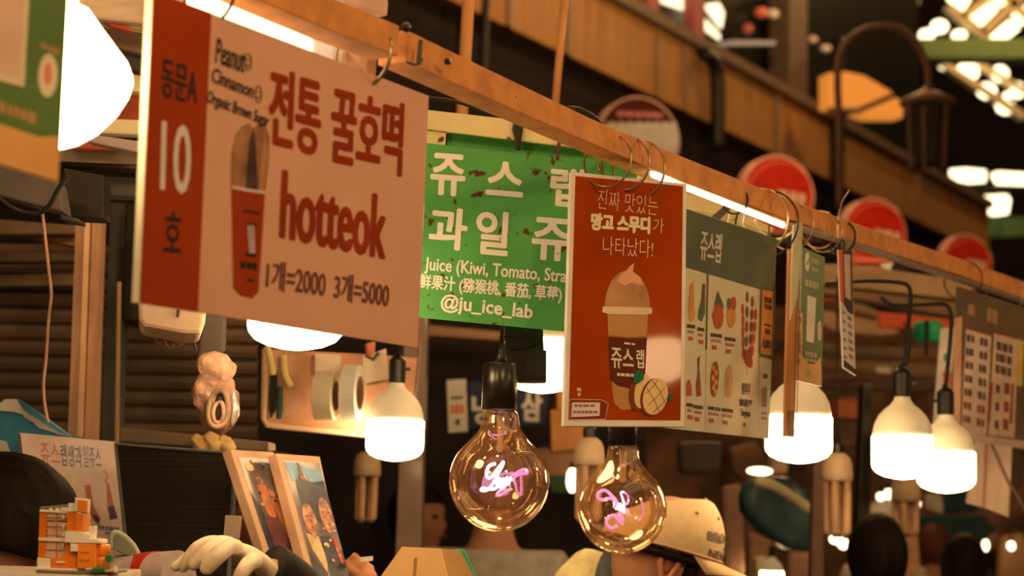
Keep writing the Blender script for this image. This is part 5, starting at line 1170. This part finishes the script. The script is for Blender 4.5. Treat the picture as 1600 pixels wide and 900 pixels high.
_sh = {k: (Vector(v[0]), tuple(q * 1.13 + .006 for q in (v[1] if isinstance(v[1], tuple) else (v[1], v[1])))) for k, v in BODY.items()}
SHIRT = skinned({k: _sh[k] for k in ('pelvis', 'belly', 'chest', 'neck0', 'shl', 'ell', 'wrl', 'shr', 'elr', 'wrr')}, [e for e in EDG if all(q in ('pelvis', 'belly', 'chest', 'neck0', 'shl', 'ell', 'wrl', 'shr', 'elr', 'wrr') for q in e)], 'pelvis')
PANTS = skinned({**{k: _sh[k] for k in ('hil', 'knl', 'anl', 'hir', 'knr', 'anr')}, 'pelvis': (Vector((0, 0, .94)), (.165, .125))}, [('pelvis', 'hil'), ('hil', 'knl'), ('knl', 'anl'), ('pelvis', 'hir'), ('hir', 'knr'), ('knr', 'anr')], 'pelvis')
def hairfn(long=0.0, front_cut=.03):
    def f(p):
        x, y, z = p
        if z < 0: z *= 1 + long
        n = noise.noise(Vector((x * 60, y * 60, z * 8))) * .003
        q = Vector((x, y, z)); q += q.normalized() * n
        if y < -.02 and z < front_cut: q.y = y * .55 + .0; q.x *= .86
        return q
    return f
def person(hx, hy, d, yaw, label, shirt, hair='short', pitch=0, pants=None, hs=1.0, long=.0, lean=0, arm=None, nofing=0):
    """a standing person whose head is seen at pixel hx, hy; yaw 0 faces the camera, 180 away"""
    hp_ = P(hx, hy, d)
    rz = Matrix.Rotation(math.radians(yaw), 3, 'Z'); rx = Matrix.Rotation(math.radians(pitch), 3, 'X'); pv = Vector((0, .015, 1.47)); pl0 = Vector((0, 0, .95))
    def t0(v):
        v = v.copy()
        u = max(0, min(1, (v.z - 1.40) / .09))
        if u > 0 and pitch: v = v.lerp(pv + rx @ (v - pv), u)
        if hs != 1 and v.z > 1.44: v = HC + (v - HC) * (1 + (hs - 1) * min(1, (v.z - 1.44) / .05))
        if lean and v.z > .85: v = pl0 + Matrix.Rotation(math.radians(lean) * min(1, (v.z - .85) / .3), 3, 'X') @ (v - pl0)
        return rz @ v
    h0 = t0(HC); s = hp_.z / h0.z; org = Vector((hp_.x - h0.x * s, hp_.y - h0.y * s, 0))
    t = thing('person', label, 'person', org)
    def tf(v): return org + t0(v) * s
    base, shirt_m = BASE, SHIRT
    if arm:                                       # a raised arm: its joints are given where they stand in the place
        bd = {q: (Vector(v[0]), v[1]) for q, v in BODY.items()}
        for q, w in arm.items(): bd[q] = (rz.inverted() @ ((w - org) / s), bd[q][1])
        for e_, f_ in (('l', 1), ('r', -1)):
            if nofing == f_: bd['ha' + e_] = (bd['ha' + e_][0], (.020, .016))
        base = fuse(join(skinned(bd, EDG, 'pelvis'), ellipsoid(HC, .076, .098, .118, 40, 28, head_fn), *_ear, *([] if nofing == 1 else fingers(1)), *([] if nofing == -1 else fingers(-1))), .007)
        if pitch or lean: pass
        keys = ('pelvis', 'belly', 'chest', 'neck0', 'shl', 'ell', 'wrl', 'shr', 'elr', 'wrr')
        sb = {q: bd[q][0].copy() for q in keys}
        for e_ in 'lr':
            if 'wr' + e_ in arm: sb['wr' + e_] = bd['wr' + e_][0].lerp(bd['ha' + e_][0], .5)
        shirt_m = skinned({q: (sb[q], _sh[q][1]) for q in keys}, [e for e in EDG if all(x in keys for x in e)], 'pelvis')
        tn = lambda v: org + rz @ v * s
    else: tn = tf
    def tb_(v): return tf(v) if (v - HC).length < .16 or not arm else tn(v)
    b = obj('body', ([tb_(v) for v in base[0]], base[1]), skin, t, smooth=True)
    obj('shirt', ([tn(v) for v in shirt_m[0]], shirt_m[1]), shirt, t, smooth=True)
    obj('trousers', ([tf(v) for v in PANTS[0]], PANTS[1]), pants or mat('dark_denim', (.02, .02, .025), .7), t, smooth=True)
    for sg in (1, -1): obj('shoe', ([tf(v) for v in ellipsoid(Vector((sg * .108, -.055, .045)), .048, .13, .045, 18, 10)[0]], ellipsoid(Vector((0, 0, 0)), .048, .13, .045, 18, 10)[1]), black, t, smooth=True)
    for sg in (1, -1):
        obj('eye', ([tf(v) for v in ellipsoid(HC + Vector((sg * .032, -.083, .012)), .012, .009, .007, 12, 8)[0]], ellipsoid(HC, .012, .009, .007, 12, 8)[1]), black, t, smooth=True)
    obj('mouth', ([tf(v) for v in ellipsoid(HC + Vector((0, -.099, -.053)), .020, .006, .005, 12, 8)[0]], ellipsoid(HC, .02, .006, .005, 12, 8)[1]), mat('lips', (.35, .10, .08), .5), t, smooth=True)
    if hair:
        e = ellipsoid(HC + Vector((0, .014, .014 - .02 * long)), .088, .108, .122, 40, 26, hairfn(long))
        obj('hair', ([tf(v) for v in e[0]], e[1]), hair_m if hair == 'short' else hair, t, smooth=True)
    return t, tf
def cloth(r, g, b, k=.55): return M(r, g, b, .85, k=k, scale=30, vary=.15)
# customer in the cap
ct_, tf = person(1040, 872, 3.3, 98, 'person in a cream lettered cap and yellow jacket, head bowed, behind the smaller glass bulb', cloth(214, 154, 78, .7), hair=None, pitch=-28, lean=42)
for nm, c0, rr in (('hair', (-.072, -.036, -.035), (.010, .016, .050)),):
    e = ellipsoid(HC + Vector(c0), *rr, 16, 12); obj(nm, ([tf(v) for v in e[0]], e[1]), hair_m, ct_, smooth=True)
capm = mat('cap_cotton', sc(200, 140, 76, 1.0), .85, vary=.06, scale=60, bump=.3)
CA, CB, CC = .102, .118, .098
def cap_pt(u, v, off=0):
    """u azimuth in degrees (0 = front), v height 0..1 on the cap's dome"""
    a = math.radians(u); e = math.asin(max(0, min(1, v))); r = math.cos(e)
    crease = .010 * math.exp(-((u - 8) / 26) ** 2) * math.exp(-((v - .80) / .16) ** 2)
    n = .0025 * noise.noise(Vector((u * .05, v * 4, 1.5)))
    k = 1 + off - crease * 5 + n * 3
    return HC + Vector((math.sin(a) * CA * (r ** .70) * k, .012 - math.cos(a) * CB * (r ** .70) * k, .016 + CC * v * k * (1 + .30 * math.cos(a) * min(1, r * 2))))
V = [cap_pt(360 * j / 48, (i / 18) ** .9) for i in range(19) for j in range(48)]
Fc = [(i * 48 + j, i * 48 + (j + 1) % 48, i * 48 + 48 + (j + 1) % 48, i * 48 + 48 + j) for i in range(18) for j in range(48)]
cp_ = obj('cap', ([tf(v) for v in V], Fc), capm, ct_, smooth=True)
obj('cap_band', tube([tf(cap_pt(360 * j / 40, 0.02, .012)) for j in range(40)], .0022, 6, True), M(140, 88, 44, k=.6), cp_, smooth=True)
V, Fc = [], []
for i in range(7):
    for j in range(17):
        u = -70 + 140 * j / 16; q = cap_pt(u, 0); out_ = math.cos(math.radians(u)) ** .8 * .075 * i / 6
        V += [q + Vector((0, -out_, -.010 * (i / 6) + .0 - .018 * (u / 70) ** 2 * i / 6)), ]
for i in range(6):
    for j in range(16): Fc.append((i * 17 + j, i * 17 + j + 1, i * 17 + 18 + j, i * 17 + 17 + j))
br = obj('cap_brim', ([tf(v) for v in V], Fc), capm, cp_, smooth=True); sm = br.modifiers.new('t', 'SOLIDIFY'); sm.thickness = .004
for u, v in ((-12, .93), (58, .80), (-34, .66), (20, .62), (-70, .72)):
    c = tf(cap_pt(u, v, .004)); obj('eyelet', ellipsoid(c, .004, .004, .004, 10, 8), M(150, 92, 50, k=.6), cp_, smooth=True)
def captext(s, u0, u1, v0, v1):
    g, f, _ = glyphs(s); vs, fs = [], []
    for k, (a, b2) in enumerate(((0, 0), (.012, 0), (-.012, 0), (0, .03), (0, -.03))):
        n = len(vs); vs += [tf(cap_pt(u0 + (u1 - u0) * (x + a), v1 - (v1 - v0) * (y + b2), .012 + k * .0006)) for x, y in g]; fs += [tuple(q + n for q in ff) for ff in f]
    obj('cap_lettering', (vs, fs), M(84, 54, 34, k=.6), cp_)
obj('hair', tube([tf(cap_pt(u, 0, -.09) + Vector((0, 0, -.012))) for u in range(-50, -181, -10)], .009, 10), hair_m, ct_, smooth=True)
ear_c = HC + Vector((-.086, .012, -.012))
obj('ear', join(tube([tf(ear_c + Vector((-.004 * math.sin(a), .017 * math.cos(a) * (1 - .25 * (math.sin(a) < 0)), .030 * math.sin(a)))) for a in [j * math.pi / 10 for j in range(20)]], .006, 8, True)), mat('ear_skin', (.56, .25, .14), .5), ct_, smooth=True)
obj('ear_hollow', ([tf(ear_c + q) for q in ellipsoid(Vector(), .004, .009, .018, 12, 8)[0]], ellipsoid(Vector(), .004, .009, .018, 12, 8)[1]), mat('ear_shadow_skin', (.26, .10, .06), .6), ct_, smooth=True)  # inner ear darkened in colour to stand for its shade
captext('BROOKLYN', -58, 30, .30, .44); captext('NEW YORK', -54, 26, .05, .17)
obj('cap_badge', ([tf(cap_pt(-26 + 30 * j / 6, .205 + .055 * i, .012)) for i in range(2) for j in range(7)], [(j, j + 1, j + 8, j + 7) for j in range(6)]), M(92, 60, 40, k=.6), cp_)
for nm, c0, rr, m_ in (('hood', P(962, 914, 3.36), (34, 48, 60), cloth(70, 56, 36)), ('jacket_back', P(924, 940, 3.42), (66, 60, 82), cloth(214, 154, 78, .7))):
    kk = px(3.36); e = ellipsoid(c0, rr[0] * kk, rr[1] * kk, rr[2] * kk, 24, 16, lambda p: p * (1 + .08 * noise.noise(p * 20))); obj(nm, e, m_, ct_, smooth=True)
obj('collar', tube([tf(Vector((math.cos(a) * .088, .012 + math.sin(a) * .082, 1.435 + .012 * math.sin(a)))) for a in [j * math.pi / 14 for j in range(28)]], .026, 10, True), cloth(92, 74, 46), ct_, smooth=True)

person(775, 744, 4.75, 170, 'person with bare neck in a grey top, seen from behind below the larger glass bulb', cloth(150, 118, 76, .6), hair=mat('brown_hair', (.10, .045, .02), .5, vary=.3, scale=60))
person(1370, 874, 4.6, 175, 'person with cropped black hair seen from behind, below the pair of lit lamps', cloth(60, 40, 28), hs=1.0)
person(1506, 884, 5.9, 160, 'person with long black hair seen from behind, right of the cropped black head', cloth(170, 96, 44), long=.5)
person(656, 812, 5.7, 60, 'person with dark hair in profile behind the wrapped column', cloth(24, 18, 14))
person(1456, 856, 8.6, 200, 'person in a grey-green top between the two black-haired heads', cloth(140, 104, 66), hair=mat('auburn_hair', (.12, .04, .015), .6))
person(1382, 822, 8.2, 160, 'person with a pale cap seen above the cropped black head', cloth(190, 140, 96), hair=mat('pale_hat', sc(216, 158, 100, .6), .8))
# vendor with black hair at the left edge
vt, tfv = person(8, 846, 2.86, 78, 'person with long black hair turned aside at the left edge, behind the toy building', cloth(172, 128, 90, .6), hair=None, pitch=22, nofing=-1, arm={'elr': P(70, 934, 2.70), 'wrr': P(262, 908, 2.58), 'har': P(282, 935, 2.57)})
def vh(p):
    x, y, z = p
    if z < 0: z *= 1.12; x *= 1 + .10 * min(1, -z / .1)
    q = Vector((x, y, z)); q += q.normalized() * (noise.noise(Vector((x * 70, y * 14, z * 9))) * .0035)
    if y < -.02 and z < -.02: q.y = -.02 + (y + .02) * .2
    return q
e = ellipsoid(HC + Vector((0, .012, .02)), .112, .142, .135, 72, 44, vh)
hr = obj('hair', ([tfv(v) for v in e[0]], e[1]), hair_m, vt, smooth=True)
rg = random.Random(4)
for q in range(9):
    a = P(30 + q * 5, 795 + q * 2, 2.62); obj('hair_strand', tube(spline([a, P(44 + q * 6, 815 + q * 3, 2.62), P(50 + q * 7 + rg.uniform(-8, 8), 842 + rg.uniform(-4, 8), 2.63), P(52 + q * 5 + rg.uniform(-10, 10), 872 + rg.uniform(0, 10), 2.64)], 5), .0012, 5), hair_m, hr, smooth=True)

# gloved hand with its arm
glove = mat('glove_fabric', sc(226, 172, 108, .85), .8, vary=.10, scale=45, bump=.6)
gd = 2.42
def G(x, y, dd=0): return P(x, y, gd + dd)
k = px(gd)
def chain(name, pts, rs):
    return {f'{name}{i}': (G(*p), (r * k, r * k * .92)) for i, (p, r) in enumerate(zip(pts, rs))}
N = {'w': (G(428, 902, .02), (22 * k, 16 * k)), 'p0': (G(404, 876, .0), (25 * k, 15 * k)), 'p1': (G(382, 862, -.01), (25 * k, 14 * k))}
palm = skinned({**N, 'p2': (G(356, 858, -.005), (21 * k, 13 * k))}, [('w', 'p0'), ('p0', 'p1'), ('p1', 'p2')], 'w')
def fing(pts, rs):
    ns = {f'f{i}': (G(*p), (r * k, r * k)) for i, (p, r) in enumerate(zip(pts, rs))}
    return skinned(ns, [(f'f{i}', f'f{i+1}') for i in range(len(pts) - 1)], 'f0')
fs = [fing([(372, 856, -.015), (358, 853, -.05), (342, 868, -.075), (322, 888, -.07), (318, 893, -.066)], [14, 14, 13.5, 12.5, 11]),
      fing([(366, 852, -.01), (342, 846, -.035), (322, 862, -.055), (302, 882, -.052), (297, 888, -.05)], [13, 12.5, 12, 11, 9.5]),
      fing([(360, 850, .0), (328, 846, -.01), (306, 856, -.02), (290, 878, -.02), (284, 896, -.018)], [12, 12, 11, 10.5, 9]),
      fing([(352, 850, .015), (318, 850, .01), (296, 868, .005), (278, 884, .0), (266, 889, .0)], [11, 10, 9.5, 9.5, 8.5]),
      fing([(402, 876, -.02), (388, 880, -.05), (378, 894, -.065), (368, 916, -.06)], [15, 13.5, 12.5, 10])]
gv = fuse(join(palm, *fs), .0021)
gt, tfg = person(430, 814, 3.2, 8, 'person hidden behind the photo boards reaching out a pale gloved hand from a dark sleeve', mat('dark_sleeve', (.012, .012, .012), .8), nofing=1,
                 arm={'ell': P(548, 1062, 2.80), 'wrl': G(440, 912, .03), 'hal': G(408, 880, .01)})
obj('glove', gv, glove, gt, smooth=True)
obj('sleeve_cuff', tube(spline([G(420, 888, .022), G(446, 905, .045), G(475, 935, .12), P(548, 1062, 2.80)], 4), .037, 20), mat('dark_sleeve', (.012, .012, .012), .8), gt, smooth=True)
# striped forearm lying along the shelf, of the vendor at the left edge
obj('sleeve', tube([P(118, 920, 2.645), P(200, 914, 2.612), P(280, 908, 2.575)], .0462, 48), cloth(140, 100, 68, .62), vt)
obj('armband', tube([P(213, 914, 2.61), P(230, 912, 2.60), P(247, 910, 2.59)], .0476, 48), mat('armband_red', (.50, .030, .012), .7), vt)
# ------------------------------------------------------------------ blurred things of the stalls further down the row
def bprism(*a, **k_): return fprism(*a, **k_)
bprism('cross_beam', 'dull brown cross beam under the far rail, left of the price board', 'beam', [(1285, 412), (1340, 414), (1520, 440), (1520, 470), (1285, 444)], 5.2, .08, M(128, 84, 42, k=.5))
bprism('cross_beam', 'second brown cross beam below the black lamp cords', 'beam', [(1285, 446), (1520, 468), (1520, 500), (1285, 458)], 5.6, .08, M(110, 70, 36, k=.5))
bprism('red_valance', 'orange-red valance strip left of the price board', 'banner', [(1372, 487), (1492, 500), (1490, 522), (1440, 514), (1374, 512)], 6.2, .02, M(176, 58, 22, k=.5))
bprism('red_valance', 'short red strip under the rail right of the narrow card', 'banner', [(1330, 399), (1392, 404), (1388, 410), (1332, 412)], 5.0, .03, M(206, 72, 40, k=.6))
bprism('red_valance', 'dull red strip beside the narrow card, below the cords', 'banner', [(1286, 458), (1376, 466), (1374, 476), (1286, 470)], 6.1, .02, M(140, 48, 22, k=.5))
bprism('white_tag', 'small pale tag under the rail right of the red strip', 'tag', [(1374, 412), (1396, 410), (1392, 422), (1380, 420)], 4.9, .01, M(228, 186, 156, k=.7))
t = thing('canopy_fold', 'folded tan canopy tapering to a point below the cords', 'canopy', P(1350, 530, 6.4))
cpl_ = front(6.4, 450, 20)
obj('fold', prism(cpl_, [(1285, 482), (1330, 488), (1380, 500), (1418, 521), (1380, 526), (1310, 520), (1285, 510)], .25), M(162, 106, 58, k=.52), t, bevel=.03)
obj('fold', prism(cpl_, [(1285, 466), (1320, 470), (1370, 492), (1372, 500), (1300, 484)], .3, .06), M(136, 88, 48, k=.52), t, bevel=.02)
t = thing('green_bucket', 'bright green rounded container hung below the red valance', 'container', P(1448, 536, 6.0))
obj('body', lathe(P(1450, 535, 6.0), [(18 * px(6), 0), (22 * px(6), 4 * px(6)), (23 * px(6), 26 * px(6)), (20 * px(6), 32 * px(6))], 24), M(36, 130, 62, .4, k=.5), t, smooth=True)
obj('strap', bar(P(1448, 500, 5.9), P(1447, 555, 5.9), .012, .006), black, t)
bprism('hanging_banner', 'white vertical banner with green and red marks behind the right lamp cord', 'banner', [(1470, 513), (1492, 511), (1482, 664), (1458, 664)], 4.6, .01, M(226, 180, 132, k=.7), bevel=.001)
ik = Ink(front(4.57)); ik.dashes('g', 1474, 552, 1484, 552, 13, 2, 2); ik.poly('r', [(1472, 583), (1480, 576), (1486, 582), (1484, 606), (1476, 604)], 2)
tt = thing('banner_print', 'green letter block and red mark printed on the white vertical banner', 'print', P(1478, 600, 4.57)); ik.build(tt, {'g': (M(60, 110, 66, k=.6), 'green_mark'), 'r': (M(206, 70, 36, k=.6), 'red_mark')})
for (a, b2, w, c, lb) in (((1285, 546), (1462, 556), .05, (104, 68, 36), 'upper horizontal rack pipe below the canopy fold'), ((1285, 570), (1462, 582), .06, (118, 78, 42), 'middle horizontal rack pipe below the canopy fold'), ((1285, 600), (1470, 606), .05, (80, 50, 26), 'lowest horizontal rack pipe below the canopy fold')):
    tag(obj('rack_pipe', tube([P(*a, 6.8), P(*b2, 6.8)], w / 2, 10), M(*c, k=.5), smooth=True), lb, 'pipe')
bprism('glint_plate', 'pale reflecting plate between the rack pipes', 'plate', [(1368, 572), (1392, 574), (1392, 584), (1370, 582)], 6.6, .02, M(236, 184, 120, k=.8))  # pale colour put in for a glow between the pipes
bprism('support_column', 'black upright left of the nearer lit lamp of the pair', 'column', [(1350, 600), (1363, 600), (1358, 960), (1334, 960)], 6.0, .1, black)
bprism('orange_crate', 'dull orange crate below the rack pipes', 'crate', [(1306, 622), (1350, 622), (1350, 654), (1306, 652)], 6.9, .2, M(150, 66, 28, k=.5))
for q, (pts, c, lb) in enumerate((([(1290, 655), (1350, 655), (1350, 700), (1290, 700)], (92, 58, 32), 'brown carton below the orange crate'), ([(1205, 700), (1232, 700), (1232, 740), (1205, 740)], (190, 124, 72), 'tan paper bag under the lamp behind the laminated strip'),
    ([(1226, 708), (1262, 708), (1262, 738), (1226, 738)], (40, 30, 26), 'dark tin beside the tan paper bag'), ([(1140, 700), (1182, 690), (1200, 730), (1180, 760), (1146, 740)], (110, 66, 32), 'brown sack left of the short bright tube lamp'),
    ([(1172, 830), (1214, 850), (1212, 900), (1172, 920)], (160, 100, 56), 'tan sack under the blue-green bundle'), ([(1236, 864), (1272, 864), (1270, 930), (1234, 930)], (168, 108, 62), 'pale carton right of the tan sack'),
    ([(1452, 772), (1474, 774), (1476, 804), (1450, 796)], (214, 140, 84), 'small pale card under the farther lamp of the pair'), ([(1440, 806), (1540, 804), (1560, 830), (1530, 850), (1440, 850)], (26, 44, 32), 'dark green cloth behind the dark heads'),
    ([(1480, 765), (1530, 770), (1530, 800), (1478, 800)], (30, 50, 40), 'dark green tarpaulin below the farther lamp'), ([(1566, 838), (1600, 832), (1640, 960), (1560, 960)], (150, 88, 40), 'orange-brown sack at the lower right corner'),
    ([(1528, 830), (1560, 830), (1558, 860), (1530, 858)], (150, 94, 52), 'tan box beside the small light at the lower right'), ([(1290, 862), (1330, 872), (1320, 900), (1292, 900)], (150, 80, 38), 'orange-brown basket left of the cropped black head'))):
    bprism('carton' if 'carton' in lb or 'box' in lb or 'tin' in lb or 'bag' in lb else 'sack' if 'sack' in lb else 'basket' if 'basket' in lb else 'cloth' if 'cloth' in lb or 'tarp' in lb else 'card', lb, lb.split()[2] if False else 'box' if 'carton' in lb or 'box' in lb or 'tin' in lb or 'bag' in lb else 'sack' if 'sack' in lb else 'basket' if 'basket' in lb else 'cloth' if 'cloth' in lb or 'tarp' in lb else 'card', pts, 7.3 + .2 * q, .10, M(*c, k=.5), bevel=.02)
bprism('support_column', 'brown column between the blue-green bundle and unlit tube lamp', 'column', [(1272, 690), (1286, 690), (1288, 960), (1266, 960)], 4.6, .05, M(96, 58, 34, k=.55))
for q, (pts, c, lb) in enumerate((([(1128, 760), (1160, 756), (1166, 900), (1132, 900)], (112, 66, 34), 'dull brown sack standing left of the blue-green bundle'), ([(1060, 690), (1130, 690), (1126, 740), (1064, 740)], (58, 34, 18), 'dark brown carton right of the smaller glass bulb'),
    ([(1180, 872), (1200, 868), (1204, 900), (1182, 900)], (206, 130, 70), 'small orange-tan pouch left of the distant lamp at the lower edge'), ([(1345, 800), (1362, 796), (1392, 800), (1396, 830), (1346, 832)], (196, 124, 66), 'rounded tan basket behind the cropped black head'),
    ([(1400, 835), (1436, 835), (1440, 900), (1408, 900)], (176, 106, 56), 'tan apron cloth right of the cropped black head'), ([(1560, 700), (1600, 690), (1600, 760), (1566, 772)], (66, 40, 20), 'dark brown carton behind the pale hanging cloth'),
    ([(1440, 690), (1462, 690), (1462, 740), (1440, 742)], (120, 70, 36), 'brown carton between the two lit lamps'), ([(1328, 640), (1350, 640), (1350, 690), (1328, 690)], (132, 78, 40), 'brown carton left of the black upright'))):
    fprism('carton' if 'carton' in lb else 'sack' if 'sack' in lb or 'pouch' in lb else 'basket' if 'basket' in lb else 'cloth', lb, 'box' if 'carton' in lb else 'sack' if 'sack' in lb or 'pouch' in lb else 'basket' if 'basket' in lb else 'cloth', pts, 6.1 + .21 * q, .1, M(*c, k=.5), bevel=.02)
t = thing('tarp_bundle', 'blue-green tarpaulin bundle with a pale stripe, below the lamp by the menu poster', 'bundle', P(1225, 870, 5.2))
tbm = mat('tarp_teal', (.055, .13, .17), .4, vary=.5, scale=7, coat=.2)
obj('tarp', prism(front(5.15, 450, 12), [(1166, 772), (1176, 748), (1200, 742), (1240, 746), (1262, 764), (1275, 800), (1276, 864), (1236, 858), (1196, 832), (1168, 800)], .10), tbm, t, bevel=.035, smooth=True)
obj('stripe', tube(spline([P(x, y, 5.0) for x, y in [(1180, 752), (1205, 758), (1235, 775), (1268, 798)]], 5), .016, 8), M(150, 116, 66, k=.5), t, smooth=True)
# cloth hung on the right, and a cord
t = thing('hanging_cloth', 'pale cloth sheet hanging slantwise below the price board', 'cloth', P(1545, 810, 4.6))
hc = turned(1545, 750, 4.6, 20)
obj('sheet', prism(hc, [(1524, 690), (1582, 690), (1576, 808), (1540, 794), (1510, 786)], .004), mat('pale_cloth', sc(208, 140, 92, .62), .85, vary=.12, scale=5, stretch=(8, 8, 1), bump=.3), t)
obj('seam', tube([hc.hit(1541, 692) + hc.n * .003, hc.hit(1536, 794) + hc.n * .003], .0025, 6), M(150, 90, 56, k=.55), t)
tag(obj('slack_cord', tube([P(1548, 690, 4.4), P(1575, 752, 4.4), P(1610, 812, 4.4)], .004, 6), M(110, 72, 42, k=.55)), 'brown cord running slantwise over the pale hanging cloth', 'cord')
obj('wall_partition_far', prism(front(9.5), [(1000, 470), (1700, 500), (1700, 1000), (1000, 1000)], .05), mat('dark_partition_far', sc(78, 44, 20, .4), .7, vary=.85, scale=3.2), kind='structure')
